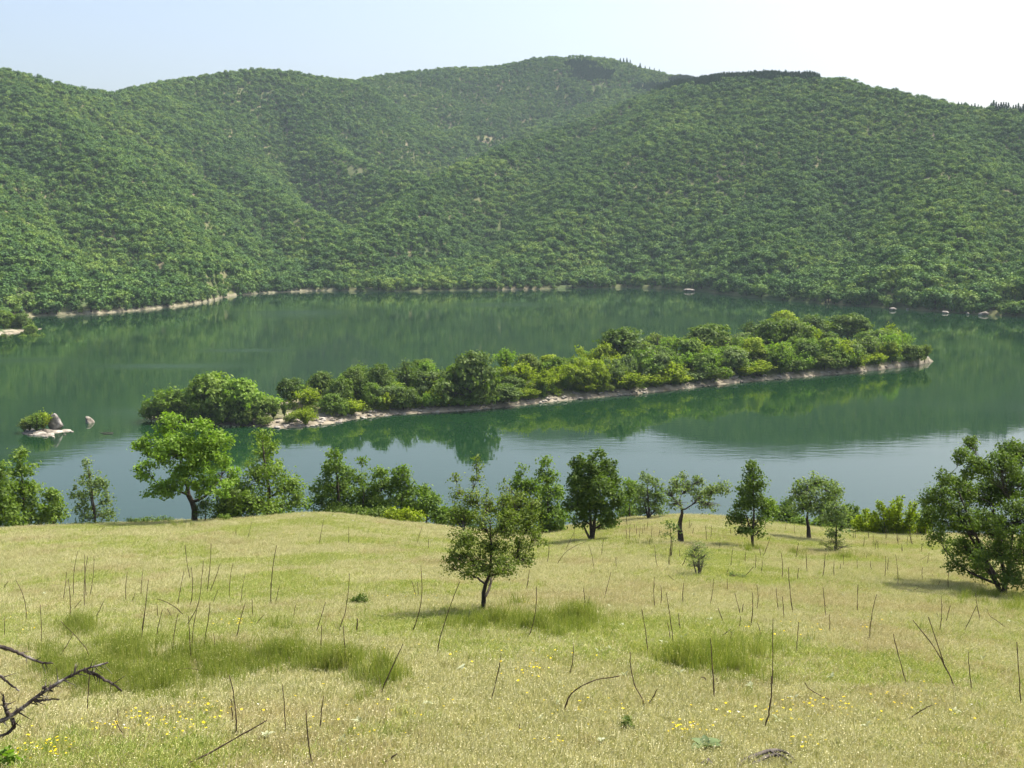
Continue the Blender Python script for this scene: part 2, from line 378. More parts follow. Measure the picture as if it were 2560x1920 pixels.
def on_meadow(px, py, rmax=75.):
    """first hit of pixel rays on the meadow"""
    px = np.atleast_1d(np.asarray(px, float)); py = np.atleast_1d(np.asarray(py, float))
    d = ray(px, py); d /= np.hypot(d[:, 0], d[:, 1])[:, None]
    rs = np.geomspace(3, rmax, 500); hit = np.full(len(px), np.nan); prev = None
    for rr in rs:
        p = CAM + d * rr; f = p[:, 2] - meadow_z(p[:, 0], p[:, 1])
        if prev is not None:
            c = np.isnan(hit) & (f <= 0)
            hit[c] = (pr + (rr - pr) * prev / np.maximum(prev - f, 1e-6))[c]
        prev, pr = f, rr
    hit = np.where(np.isnan(hit), RE, hit)
    P = CAM + d * hit[:, None]; P[:, 2] = meadow_z(P[:, 0], P[:, 1])
    return P

rs = np.concatenate([[0.02], np.geomspace(.5, 5, 20), np.geomspace(5.1, 60, 300), np.linspace(61, 130, 40)]); azs = np.concatenate([np.linspace(R(-115), R(-38), 60), np.linspace(R(-37.8), R(37.8), 560), np.linspace(R(38), R(115), 60)])
RR, AA = np.meshgrid(rs, azs, indexing='ij')
X = RR * np.sin(AA); Y = RR * np.cos(AA); Z = np.maximum(meadow_z(X, Y), -4)
i = np.arange(len(rs) - 1)[:, None] * len(azs); j = np.arange(len(azs) - 1)[None]
Q = np.stack([i + j, i + j + 1, i + j + 1 + len(azs), i + j + len(azs)], -1).reshape(-1, 4)
obj('meadow', mesh_np('meadow', np.stack([X, Y, Z], -1).reshape(-1, 3), Q[:, ::-1], True), M['meadow'], kind='structure',
    label='dry grassy meadow sloping down from the viewer to the lake', cat='meadow')

# ------------------------------------------------------------------ far hills
SH = np.array([(-900, 812), (-300, 806), (0, 800), (100, 790), (230, 785), (350, 776), (450, 765), (520, 755), (570, 741), (650, 734), (800, 727), (900, 729), (1000, 729), (1150, 727),
               (1300, 724), (1450, 721), (1560, 719), (1640, 722), (1750, 729), (1850, 741), (1950, 751), (2050, 759), (2150, 766), (2300, 776), (2450, 786), (2560, 793), (2900, 815), (3600, 830)], float)
S_AZ = azm(SH[:, 0], SH[:, 1]); S_R = 30 / -tanp(SH[:, 0], SH[:, 1])
RIDGES = [
 [(-1100, 40, 900), (-700, 60, 880), (-300, 110, 880), (0, 162, 890), (150, 200, 920), (290, 228, 960), (400, 310, 930), (506, 389, 880), (588, 434, 840), (678, 489, 780), (791, 552, 710), (904, 642, 640)],
 [(0, 162, 890), (110, 270, 800), (260, 400, 700), (400, 540, 600), (520, 660, 520)],
 [(-400, 120, 870), (-200, 330, 700), (-60, 520, 560), (60, 680, 450)],
 [(290, 228, 960), (430, 201, 1070), (560, 181, 1130), (630, 174, 1150), (720, 179, 1160), (850, 197, 1200)],
 [(640, 176, 1150), (720, 240, 1090), (800, 335, 1000), (890, 389, 930), (981, 416, 890), (1030, 440, 850)],
 [(850, 197, 1300), (1000, 180, 1380), (1150, 170, 1420), (1250, 165, 1450), (1330, 148, 1480), (1430, 143, 1500), (1530, 152, 1500), (1640, 175, 1480), (1720, 190, 1460), (1900, 230, 1500)],
 [(1430, 143, 1500), (1310, 200, 1390), (1200, 280, 1270), (1120, 330, 1180), (1060, 360, 1110), (1000, 400, 1040)],
 [(1150, 170, 1420), (1060, 220, 1320), (980, 280, 1230), (920, 320, 1160)],
 [(1640, 175, 1480), (1560, 220, 1380), (1440, 270, 1280), (1330, 320, 1180)],
 [(1690, 217, 1130), (1760, 197, 1060), (1830, 184, 1000), (1900, 180, 970), (2000, 183, 950), (2065, 193, 940), (2200, 225, 900), (2300, 243, 880), (2400, 262, 870), (2560, 285, 850), (2800, 330, 850), (3300, 400, 800)],
 [(1760, 197, 1060), (1681, 222, 1100), (1568, 254, 1050), (1455, 299, 1000), (1388, 321, 960), (1297, 353, 900), (1207, 394, 850), (1116, 434, 800), (1071, 462, 770), (981, 525, 700), (890, 610, 640)],
 [(1830, 184, 1000), (1660, 330, 870), (1500, 450, 770), (1370, 560, 680), (1290, 650, 615)],
 [(2065, 193, 940), (2020, 350, 800), (1970, 500, 680), (1920, 620, 580)],
 [(2400, 262, 870), (2380, 420, 700), (2330, 560, 570), (2300, 660, 490)],
 [(2800, 330, 850), (2760, 480, 640), (2700, 640, 470)],
]
SLOPE = [.70, .60, .60, .64, .80, .60, .76, .76, .76, .47, .80, .62, .58, .58, .58]
SEG = []
for rd, sl_ in zip(RIDGES, SLOPE):
    a = np.array(rd, float); p = at(a[:, 0], a[:, 1], a[:, 2]); p[:, 2] -= 4.0
    for k in range(len(p) - 1): SEG.append((p[k], p[k + 1], sl_))

def hill_z(x, y):
    x = np.asarray(x, float); y = np.asarray(y, float)
    r = np.hypot(x, y); az = np.arctan2(x, y)
    wx = x + fbm(x * .009, y * .009, 3) * 34; wy = y + fbm(x * .009 + 50, y * .009, 3) * 34
    best = np.full(x.shape, -1e9)
    for a, b, sl_ in SEG:
        ab = b[:2] - a[:2]; L2 = ab @ ab
        t = np.clip(((wx - a[0]) * ab[0] + (wy - a[1]) * ab[1]) / L2, 0, 1)
        d = np.hypot(wx - a[0] - t * ab[0], wy - a[1] - t * ab[1])
        z = a[2] + t * (b[2] - a[2]) - sl_ * (np.sqrt(d * d + 16 ** 2) - 16)
        best = np.maximum(best, z)
    T = best + fbm(x * .012, y * .012, 4) * 7
    e = r - np.interp(az, S_AZ, S_R) + fbm(x * .02, y * .02, 3) * 7
    lo = np.where(e > 0,   .13 * np.minimum(e, 130) + .05 * np.maximum(e - 130, 0), .35 * e); hi = np.where(e > 0, .55 * e + .0006 * e * e, .35 * e)
    T = np.minimum(np.maximum(T, lo), np.maximum(hi, e * .3))
    T = np.maximum(T, np.minimum(e * .6, 1.6))
    return np.where(e < 0, np.maximum(e * .35, -5), T)

azs = np.linspace(R(-36), R(36), 420); rs = np.concatenate([np.arange(0, 40, 1.0), np.geomspace(40, 1250, 210)])
AA, TT = np.meshgrid(azs, rs, indexing='ij'); R0 = np.interp(AA, S_AZ, S_R) - 14
RR = R0 + TT; X = RR * np.sin(AA); Y = RR * np.cos(AA); Z = hill_z(X, Y)
nr = len(rs); i = np.arange(len(azs) - 1)[:, None] * nr; j = np.arange(nr - 1)[None]
Q = np.stack([i + j, i + j + 1, i + nr + j + 1, i + nr + j], -1).reshape(-1, 4)
bank = np.interp(AA, [math.atan((p_ - CX) / F / math.cos(PITCH)) for p_ in (0, 150, 300, 800, 900, 1150, 1250, 1350, 1420, 2000)], [.4, .5, .75, .55, .05, .05, .35, .25, .02, .0])
obj('hills', mesh_np('hills', np.stack([X, Y, Z], -1).reshape(-1, 3), Q[:, ::-1], True, tint=bank.ravel()), M['hill'], kind='structure',
    label='wooded hills rising behind the lake', cat='hills')
HILL_RMAX = float(RR.max())

# ------------------------------------------------------------------ lake
me = mesh_np('lake', np.array([(-1300, -60, 0), (1300, -60, 0), (1300, 1300, 0), (-1300, 1300, 0)], float), np.array([[0, 1, 2, 3]]))
obj('lake', me, M['water'], kind='structure', label='calm green lake mirroring the wooded hills', cat='lake')

# ------------------------------------------------------------------ headland at the left end of the far shore
def on_level(px, py, z=0.0):
    d = ray(px, py); t = (z - CAM[2]) / d[..., 2]; return CAM + d * t[..., None]

def outline_mound(name, front_px, depth_fn, height, mat, n_in=18, label=None, cat=None, rough=.5, seed=0):
    """ground rising out of the water behind a near shoreline given in pixels"""
    fp = np.array(front_px, float); xs = np.linspace(fp[0, 0], fp[-1, 0], 140)
    ys = np.interp(xs, fp[:, 0], fp[:, 1]); P = on_level(xs, ys)
    s = np.linspace(0, 1, len(xs)); D = depth_fn(s)
    dirn = P / np.hypot(P[:, 0], P[:, 1])[:, None]; dirn[:, 2] = 0
    v = np.linspace(-.06, 1.06, n_in * 2)
    G = P[:, None] + dirn[:, None] * (v[None, :, None] * D[:, None, None]); G[..., 2] = 0
    prof = np.clip(np.sin(np.pi * np.clip(v, 0, 1)), 0, 1) ** .72
    endp = np.clip(np.sin(np.pi * s), 0, 1) ** .35
    zz = prof[None] * endp[:, None] * height(s)[:, None]
    zz += fbm(G[..., 0] * .15 + seed, G[..., 1] * .15, 4) * rough * np.clip(zz, 0.25, 1.5)
    zz -= np.where((v < 0) | (v > 1), .9, 0)[None] + .12
    G[..., 2] = zz
    nv = len(v); i = np.arange(len(xs) - 1)[:, None] * nv; j = np.arange(nv - 1)[None]
    Q = np.stack([i + j, i + j + 1, i + nv + j + 1, i + nv + j], -1).reshape(-1, 4)
    o = obj(name, mesh_np(name, G.reshape(-1, 3), Q[:, ::-1], True), mat, kind='structure', label=label, cat=cat)
    return G.reshape(-1, 3), o

def ground_from(G):
    gx = G[:, :2]
    def z(x, y):
        d = (gx[:, 0] - x) ** 2 + (gx[:, 1] - y) ** 2; k = np.argpartition(d, 4)[:4]; w_ = 1 / (d[k] + .01)
        return float((G[k, 2] * w_).sum() / w_.sum())
    return z

GH, _ = outline_mound('headland', [(-260, 845), (-60, 841), (0, 838), (40, 833), (80, 827), (108, 823)], lambda s: 34 * np.clip(1.15 - s, .12, 1) , lambda s: 4.5 * np.clip(1.05 - s, .1, 1),
                      M['island'], label='low wooded headland with a bare pale shore', cat='headland', seed=3)
ISL = [(360, 1050), (450, 1059), (560, 1064), (650, 1067), (700, 1073), (760, 1069), (830, 1060), (900, 1047), (1000, 1037), (1100, 1031), (1200, 1025), (1300, 1015), (1400, 1003),
       (1500, 994), (1600, 985), (1700, 974), (1800, 962), (1900, 952), (2000, 944), (2100, 935), (2200, 925), (2290, 914), (2335, 904)]
GI, _ = outline_mound('island', ISL, lambda s: (14 + 34 * np.sin(np.pi * np.clip(s, 0, 1)) ** .7 * (.55 + .75 * s)) * np.minimum(1, (1.02 - s) * 6),
                      lambda s: 1.7 + 2.6 * sstep(.1, .7, s), M['island'], label='long narrow island covered in shrubs', cat='island', n_in=26)
zH = ground_from(GH); zI = ground_from(GI)

# ================================================================== FAR WOOD
def blob_tree(seed, r=2.4, h=4.6, n_cl=60, per=7, size=.48, conif=False, parts=False):
    q = np.random.default_rng(seed)
    if conif:
        n = 300; hh = q.random(n) ** .8; rad = (1 - hh) * r * (.55 + .5 * q.random(n)); a = q.random(n) * 2 * np.pi
        P = np.stack([np.cos(a) * rad, np.sin(a) * rad, .6 + hh * (h - .6)], -1)
        V, Fc, T = leaf_quads(P, .9, q, .2, .6)
    else:
        lobes = [(q.normal(0, r * .28), q.normal(0, r * .28), h * (.52 + .12 * q.random()), r * (.6 + .3 * q.random()), r * (.6 + .3 * q.random()), h * (.28 + .14 * q.random())) for _ in range(5)] + [(q.normal(0, r * .4), q.normal(0, r * .4), h * .22, r * .6, r * .6, h * .2) for _ in range(3)]
        (V, Fc, T), C, k = foliage(lobes, n_cl, per, r * .17, size, q, up=.5, wide=.9, inner=.75, low=-.5, out=1.6)
    if parts:
        cr = mesh_np('crown', V, Fc, tint=T); cr.materials.append(M['pine_leaf'] if conif else M['forest_leaf'])
        tb = Tubes(); tb.add([(0, 0, -1.2), (0.05, 0.03, h * .3), (0, .1, h * .62)], [.22, .17, .08], 5); tm = tb.mesh('trunk'); tm.materials.append(M['bark']); return cr, tm
    tb = Tubes(); tb.add([(0, 0, -1.2), (0.05, 0.03, h * .3), (0, .1, h * .62)], [.22, .17, .08], 4)
    Vt = np.concatenate(tb.V); Ft = np.concatenate(tb.F); Ft = Ft[Ft[:, 2] != Ft[:, 3]]
    nV = len(V)
    me = mesh_np('wood_tree', np.concatenate([V, Vt]), np.concatenate([Fc, Ft + nV]), tint=np.concatenate([T, np.zeros(len(Vt))]))
    me.materials.append(M['pine_leaf'] if conif else M['forest_leaf']); me.materials.append(M['bark'])
    mi = np.zeros(len(me.polygons), np.int32); mi[len(Fc):] = 1; me.polygons.foreach_set('material_index', mi)
    return me
WOOD = [blob_tree(100 + k, 1.3 + .24 * (k % 4), 3.3 + .4 * (k % 3)) for k in range(10)]
WOODP = [blob_tree(100 + k, 1.3 + .24 * (k % 4), 3.3 + .4 * (k % 3), parts=True) for k in range(10)]
wood_coll = proto_collection('wood_tree', WOOD)
PINE = [blob_tree(200 + k, 2.3, 7.5 + k * .5, conif=True) for k in range(4)]
PINEP = [blob_tree(200 + k, 2.3, 7.5 + k * .5, conif=True, parts=True) for k in range(4)]
pine_coll = proto_collection('conifer_tree', PINE)

N = 330000
az = rng.uniform(R(-31), R(31), N)
rmin, rmax = 330.0, 1640.0
r = np.sqrt(rng.uniform(rmin ** 2, rmax ** 2, N))
ok = r > np.interp(az, S_AZ, S_R) - 9; az, r = az[ok], r[ok]
x = r * np.sin(az); y = r * np.cos(az); z = hill_z(x, y)
# keep a beach on the left shore, overhanging trees on the right
azp = lambda px: math.atan((px - CX) / F / math.cos(PITCH))
beach = np.interp(az, [azp(0), azp(350), azp(800), azp(900), azp(1200), azp(1400), azp(2560)], [.3, .4, .25, .05, .15, .02, .02])
ok = (z > beach) ; x, y, z, r, az = x[ok], y[ok], z[ok], r[ok], az[ok]
# visibility from around the camera: keep front slopes, drop what the ridges hide
bins = ((az - R(-32)) / R(64) * 640).astype(int); tn = (z + 14 - 30) / r
o_ = np.argsort(r); run = np.full(642, -9.0); keep = np.zeros(len(r), bool)
gr = np.linspace(330, 1640, 330); gaz = (np.arange(641) + .5) / 640 * R(64) - R(32)
GRr, GAz = np.meshgrid(gr, gaz, indexing='ij'); gz = hill_z(GRr * np.sin(GAz), GRr * np.cos(GAz)); gt = (gz - 30) / GRr
gm = np.maximum.accumulate(gt, 0)
ri = np.clip(((r - 12 - 330) / (1310) * 329).astype(int), 0, 329)
keep = tn >= gm[ri, np.clip(bins, 0, 640)] - .002
x, y, z, r, az = x[keep], y[keep], z[keep], r[keep], az[keep]
# bare patches: scree, clearings and outcrops where nothing grows (pixel ellipses of the photograph, cast on the slope)
u = np.stack([x, y, z - 30], -1); cp, sp = math.cos(PITCH), math.sin(PITCH)
dep = u[:, 1] * cp - u[:, 2] * sp; PX = CX + F * u[:, 0] / dep; PY = CY - F * (u[:, 1] * sp + u[:, 2] * cp) / dep
BARE = [(335, 680, 26, 20), (395, 690, 22, 14), (262, 740, 34, 10), (180, 660, 10, 8), (235, 310, 12, 8), (283, 597, 12, 9), (330, 605, 16, 8), (1040, 246, 24, 10), (575, 335, 10, 16), (565, 425, 22, 6), (512, 400, 6, 22),
        (1160, 320, 45, 5), (1210, 350, 26, 8), (1145, 370, 22, 5), (1430, 148, 20, 5), (1510, 214, 14, 5), (1555, 224, 10, 6), (1480, 215, 10, 7), (930, 430, 60, 10), (990, 450, 30, 8), (500, 540, 40, 7), (820, 630, 30, 8),
        (640, 320, 12, 5), (720, 335, 10, 5), (2330, 455, 18, 4), (1870, 250, 14, 4), (1290, 640, 8, 12), (1205, 505, 16, 8), (1600, 735, 4, 3), (225, 760, 20, 14), (520, 570, 16, 12)]
bare = np.zeros(len(x), bool)
for bx, by, rx, ry in BARE:
    bare |= (((PX - bx) / rx) ** 2 + ((PY - by) / ry) ** 2 < 1.5 + .9 * rng.normal(size=len(x))) & (rng.random(len(x)) < .78)
den = 1.12 + .7 * fbm(x * .013 + 7, y * .013, 3)
bare |= rng.random(len(x)) > den
# the planted conifer belts on the crests
PB = [(1870, 190, 150, 14), (1990, 192, 80, 12), (1740, 208, 70, 14), (1640, 222, 60, 8), (1480, 190, 55, 16), (1450, 165, 40, 8)]
pine = np.zeros(len(x), bool)
for bx, by, rx, ry in PB: pine |= ((PX - bx) / rx) ** 2 + ((PY - by) / ry) ** 2 < 1
ok = ~bare & ~pine
n = ok.sum()
sc_ = (.6 + 1.15 * rng.random(n) ** 3) * (.88 + .5 * fbm(x[ok] * .02, y[ok] * .02, 3)); sc_ *= np.where(r[ok] < np.interp(az[ok], S_AZ, S_R) + 70, 1.18, 1.0)
rot = np.stack([rng.normal(0, .06, n), rng.normal(0, .06, n), rng.random(n) * 6.283], -1)
# the 180 nearest of the shore row stand as trees of their own
P = np.stack([x, y, z - .1], -1)[ok]
shore = r[ok] - np.interp(az[ok], S_AZ, S_R); inview = np.abs(PX[ok] - 1280) < 1290
near = np.where((shore < 14) & inview)[0]; near = near[np.argsort(r[ok][near])][:220]
rest = np.ones(n, bool); rest[near] = False
scatter('far_wood', P[rest], rot[rest], sc_[rest], rng.integers(0, len(WOOD), n)[rest], wood_coll, 'dense green wood covering the hills behind the lake', 'wood')
q = np.where(pine & (rng.random(len(x)) < .98))[0]
PPn = np.stack([x, y, z - .2], -1)[q]; PPn = np.concatenate([PPn, PPn + rng.normal(0, 2.2, PPn.shape) * [1, 1, 0]]); npn = len(PPn)
scatter('conifer_belt', PPn, np.stack([np.zeros(npn)] * 2 + [rng.random(npn) * 6.28], -1), .5 + .3 * rng.random(npn), rng.integers(0, 4, npn), pine_coll,
        'dark planted conifer belt along the crests of the far hills', 'wood')

def instance_tree(name, me_crown, loc, s, rz, label, cat, group):
    o = bpy.data.objects.new(name, None); COL.objects.link(o); o.location = tuple(loc); tag(o, label, cat, group)
    obj('crown', me_crown[0], None, o); obj('trunk', me_crown[1], None, o)
    o.scale = (s, s, s * random.uniform(.92, 1.12)) if np.isscalar(s) else s; o.rotation_euler = (0, 0, rz); return o
for k in near:
    side = P[k, 0]
    if side > 60: lb, gp = 'round-crowned tree overhanging the water below the hill with the conifer belt', 'trees lining the shore below the conifer belt'
    elif side < -60: lb, gp = 'round-crowned tree behind the pale bank between the headland and the valley mouth', 'trees lining the pale bank'
    else: lb, gp = 'round-crowned tree at the water edge where the valley meets the lake', 'trees lining the far end of the lake'
    lb = ('small ' if sc_[k] < .72 else 'large ' if sc_[k] > 1.15 else 'mid-sized ') + lb
    instance_tree('shore_tree', WOODP[int(k) % len(WOOD)], P[k], float(sc_[k]), rot[k, 2], lb, 'tree', gp)

def crest_point(px):
    rr = np.linspace(600, 1600, 400); a = azp(px); zz = hill_z(rr * math.sin(a), rr * math.cos(a)); t = (zz - 30) / rr
    k = int(np.argmax(t)); return np.array([rr[k] * math.sin(a), rr[k] * math.cos(a), zz[k]])
for k, px in enumerate([2437, 2443, 2449, 2455, 2461, 2467, 2473, 2479, 2485, 2491, 2497, 2503, 2509, 2515, 2521]):
    p = crest_point(px); instance_tree('conifer_tree', PINEP[k % 4], p - [0, 0, .4], random.uniform(1.05, 1.3), k * 1.3, 'dark conifer in the square-cut planted block on the crest past the belt', 'tree', 'conifers in the planted block on the crest')
for k, px in enumerate([2358, 2366, 2374, 2382, 2390, 2398, 2406, 2414, 2421]):
    p = crest_point(px); instance_tree('conifer_tree', PINEP[(k + 1) % 4], p - [0, 0, .4], random.uniform(.6, .8), k * 1.7, 'small dark conifer in the low row beside the square-cut planted block', 'tree', 'conifers in the low row on the crest')
for k, (px, s) in enumerate([(1540, 1.2), (1548, 1.3), (1556, 1.25), (1564, 1.1), (1588, 1.25), (1600, .95), (1611, .9), (1622, .85), (1634, .9)]):
    p = crest_point(px); instance_tree('conifer_tree', PINEP[k % 4], p - [0, 0, .4], s, k, 'lone dark conifer standing on the skyline beside the highest summit', 'tree', 'conifers beside the highest summit')
for k, (px, s) in enumerate([(1418, 1.5), (1426, 1.3)]):
    p = crest_point(px); instance_tree('summit_tree', WOODP[k], p - [0, 0, .4], s, k, 'rounded tree crowning the bald top of the highest summit', 'tree', 'trees on the bald summit')

# ================================================================== ISLAND AND HEADLAND
def island_mesh(seed, kind):
    q = np.random.default_rng(seed)
    if kind == 'round':     # broad dark tree
        lobes = [(q.uniform(-.6, .6), q.uniform(-.6, .6), 1.2 + q.uniform(-.3, .35), .75 + .25 * q.random(), .75 + .25 * q.random(), .65 + .3 * q.random()) for _ in range(7)] + [(q.normal(0, .6), q.normal(0, .6), .65, .7, .7, .5) for _ in range(4)]
        (V, Fc, T), C, k = foliage(lobes, 230, 14, .12, .185, q, up=.5, wide=.75, inner=.7, low=-.6, out=1.1)
    elif kind == 'spray':   # upright feathery bush
        n = 70; a = q.random(n) * 6.283; sp_ = q.random(n) ** .7; H = 2.1 - .7 * sp_ + q.normal(0, .18, n)
        tip = np.stack([np.cos(a) * sp_ * 1.1, np.sin(a) * sp_ * 1.1, H], -1); t = q.random((n, 22)) ** .6
        P = (tip[:, None] * np.stack([t, t, .15 + .85 * t], -1) * .95).reshape(-1, 3) + q.normal(0, .07, (n * 22, 3))
        base = np.repeat(q.random(n), 22); V, Fc, T = leaf_quads(P, .19, q, .6, .55, np.clip(base * .5 + .5 * q.random(n * 22), 0, 1)); C = tip[:20]
    else:                   # low bush
        lobes = [(q.normal(0, .55), q.normal(0, .55), .55 + .25 * q.random(), .6, .6, .5) for _ in range(7)]
        (V, Fc, T), C, k = foliage(lobes, 130, 13, .11, .165, q, up=.5, wide=.7, inner=.65, out=1.0)
    crown = mesh_np('crown', V, Fc, tint=T)
    tb = Tubes(); tb.add([(0, 0, -.25), (.03, .02, .5), (0, .05, 1.1)], [.07, .055, .03], 5)
    for c in C[::max(1, len(C) // 9)]: tb.add(curve_pts((0, 0, .35 + .4 * q.random()), c * .9, 4, .1, q), [.035, .025, .018, .01], 4)
    return crown, tb.mesh('stems')
IM = {k: [island_mesh(300 + 10 * i_ + v, k) for v in range(4)] for i_, k in enumerate(('round', 'spray', 'low'))}
def island_plant(name, kind, v, mat, loc, wid, hgt, label, cat, group):
    cr, st = IM[kind][v % 4]; root = bpy.data.objects.new(name, None); COL.objects.link(root); tag(root, label, cat, group)
    root.empty_display_size = .3; root.location = tuple(loc); root.rotation_euler = (0, 0, random.random() * 6.28)
    k = {'round': (1.35, 2.15), 'spray': (1.15, 2.0), 'low': (1.25, 1.2)}[kind]
    root.scale = (wid / 2 / k[0], wid / 2 / k[0], hgt / k[1])
    c = obj('crown', cr, None, root); c.material_slots or None
    if not cr.materials: cr.materials.append(M['leaf_mid'])
    c.material_slots[0].link = 'OBJECT'; c.material_slots[0].material = M[mat]
    obj('stems', st, M['bark'], root); return root

LBL = {'leaf_dark': 'dark green rounded tree on the crest of the island', 'leaf_mid': 'mid-green leafy tree on the island', 'leaf_yellow': 'bright yellow-green bush on the island',
       'leaf_grey': 'dull grey-green bush on the island', 'leaf_olive': 'olive-green bush growing by the stony shore of the island', 'leaf_bright': 'fresh light green bushy tree on the island'}
# (x centre, top y, foot y, width px, kind, material, own label or None)
IT = [(422, 963, 1050, 112, 'spray', 'leaf_mid', 'feathery mid-green tree at the tip of the island nearest the islet'), (471, 966, 1045, 52, 'round', 'leaf_dark', None), (536, 934, 1058, 112, 'round', 'leaf_mid', 'tallest broad green tree in the dense clump at the lower end of the island'),
      (609, 940, 1052, 105, 'round', 'leaf_bright', 'light green broad tree beside the tallest tree in the island clump'), (652, 988, 1056, 62, 'round', 'leaf_mid', None), (684, 990, 1048, 42, 'spray', 'leaf_dark', None), (576, 1000, 1062, 70, 'low', 'leaf_dark', None), (500, 1000, 1062, 70, 'low', 'leaf_mid', None),
      (400, 1000, 1055, 60, 'low', 'leaf_mid', None), (450, 1005, 1058, 50, 'low', 'leaf_dark', None), (630, 1015, 1062, 50, 'low', 'leaf_olive', None),
      (711, 1002, 1046, 18, 'spray', 'leaf_dark', 'thin dark upright bush alone on the bare bank of the island'), (764, 1018, 1064, 60, 'spray', 'leaf_yellow', 'yellow-green bush standing among the pale stones of the island shore'), (727, 1040, 1068, 32, 'low', 'leaf_olive', None),
      (727, 951, 1014, 58, 'round', 'leaf_dark', None), (800, 931, 1000, 62, 'round', 'leaf_dark', None), (772, 970, 1022, 80, 'spray', 'leaf_yellow', None), (849, 945, 1022, 62, 'round', 'leaf_dark', None), (890, 926, 1000, 58, 'round', 'leaf_dark', None),
      (828, 985, 1035, 60, 'round', 'leaf_mid', None), (878, 998, 1042, 80, 'spray', 'leaf_yellow', None), (947, 910, 995, 68, 'round', 'leaf_dark', None), (1016, 901, 985, 74, 'spray', 'leaf_grey', None), (1069, 905, 975, 55, 'round', 'leaf_bright', None), (1085, 934, 992, 62, 'spray', 'leaf_yellow', None),
      (1008, 966, 1030, 62, 'round', 'leaf_dark', None), (967, 982, 1030, 58, 'spray', 'leaf_yellow', None), (930, 960, 1020, 50, 'round', 'leaf_mid', None), (1040, 985, 1028, 45, 'spray', 'leaf_mid', None), (1070, 985, 1022, 50, 'low', 'leaf_bright', None), (1112, 990, 1030, 34, 'spray', 'leaf_yellow', None),
      (1175, 880, 1010, 115, 'round', 'leaf_dark', 'big domed dark green tree standing highest in the middle of the island'), (1130, 930, 1000, 60, 'round', 'leaf_dark', None), (1259, 962, 1024, 84, 'round', 'leaf_dark', None), (1200, 985, 1026, 60, 'low', 'leaf_mid', None), (1155, 995, 1030, 55, 'low', 'leaf_bright', None),
      (1306, 905, 968, 80, 'spray', 'leaf_yellow', None), (1262, 910, 965, 60, 'spray', 'leaf_yellow', None), (1360, 930, 985, 70, 'spray', 'leaf_yellow', None), (1394, 893, 940, 56, 'round', 'leaf_dark', None), (1320, 970, 1012, 70, 'spray', 'leaf_yellow', None), (1420, 930, 975, 60, 'spray', 'leaf_mid', None),
      (1482, 898, 955, 95, 'spray', 'leaf_yellow', None), (1440, 895, 945, 60, 'round', 'leaf_mid', None), (1466, 958, 1000, 75, 'spray', 'leaf_yellow', None), (1512, 962, 998, 50, 'low', 'leaf_olive', None), (1564, 829, 918, 120, 'round', 'leaf_dark', 'broad dark green tree rising alone over yellow bushes on the island'),
      (1608, 858, 936, 85, 'spray', 'leaf_grey', None), (1570, 928, 990, 105, 'spray', 'leaf_yellow', None), (1640, 930, 978, 80, 'spray', 'leaf_yellow', None), (1676, 904, 962, 90, 'spray', 'leaf_yellow', None), (1700, 935, 972, 70, 'spray', 'leaf_yellow', None), (1655, 868, 930, 60, 'round', 'leaf_dark', None),
      (1764, 811, 885, 115, 'round', 'leaf_dark', None), (1720, 850, 905, 70, 'round', 'leaf_mid', None), (1762, 885, 945, 75, 'round', 'leaf_mid', None), (1835, 868, 934, 72, 'round', 'leaf_grey', None), (1800, 840, 890, 60, 'round', 'leaf_olive', None), (1870, 845, 895, 70, 'spray', 'leaf_bright', None),
      (1917, 805, 882, 76, 'round', 'leaf_dark', None), (1976, 799, 882, 96, 'round', 'leaf_dark', None), (2023, 790, 850, 76, 'round', 'leaf_dark', None), (2117, 793, 855, 96, 'round', 'leaf_dark', None), (2073, 833, 888, 55, 'round', 'leaf_dark', None), (2175, 828, 880, 64, 'round', 'leaf_mid', None), (2065, 800, 845, 45, 'spray', 'leaf_yellow', None),
      (2150, 815, 850, 60, 'spray', 'leaf_yellow', None), (2234, 840, 882, 46, 'round', 'leaf_mid', None), (2276, 864, 908, 48, 'round', 'leaf_dark', 'small dark round bush near the far pointed tip of the island'), (2312, 860, 902, 36, 'spray', 'leaf_olive', None), (2260, 835, 875, 50, 'spray', 'leaf_bright', None),
      (1900, 900, 950, 80, 'spray', 'leaf_yellow', None), (1950, 880, 940, 70, 'spray', 'leaf_mid', None), (1860, 915, 955, 70, 'spray', 'leaf_yellow', None), (1980, 905, 945, 60, 'low', 'leaf_dark', None), (2010, 885, 935, 60, 'spray', 'leaf_bright', None), (2060, 895, 940, 70, 'low', 'leaf_olive', None),
      (2140, 882, 930, 85, 'spray', 'leaf_yellow', None), (2190, 885, 925, 60, 'spray', 'leaf_yellow', None), (2100, 870, 915, 60, 'low', 'leaf_mid', None), (2230, 890, 916, 40, 'low', 'leaf_mid', None), (1930, 855, 905, 60, 'spray', 'leaf_bright', None), (1990, 850, 900, 60, 'round', 'leaf_mid', None),
      (1790, 925, 960, 60, 'low', 'leaf_olive', None), (1745, 930, 966, 60, 'low', 'leaf_grey', None)]
IT += [(x_, y_ - h_, y_, w_, 'low', m_, None) for x_, y_, w_, h_, m_ in [(378, 1051, 44, 34, 'leaf_mid'), (405, 1055, 50, 36, 'leaf_dark'), (440, 1058, 50, 34, 'leaf_mid'), (475, 1060, 50, 34, 'leaf_dark'), (515, 1062, 56, 34, 'leaf_dark'), (550, 1063, 50, 36, 'leaf_mid'), (590, 1065, 56, 34, 'leaf_dark'), (622, 1066, 44, 30, 'leaf_mid'), (655, 1067, 40, 26, 'leaf_olive')]]
q = np.random.default_rng(5)
isl = np.array(ISL, float)
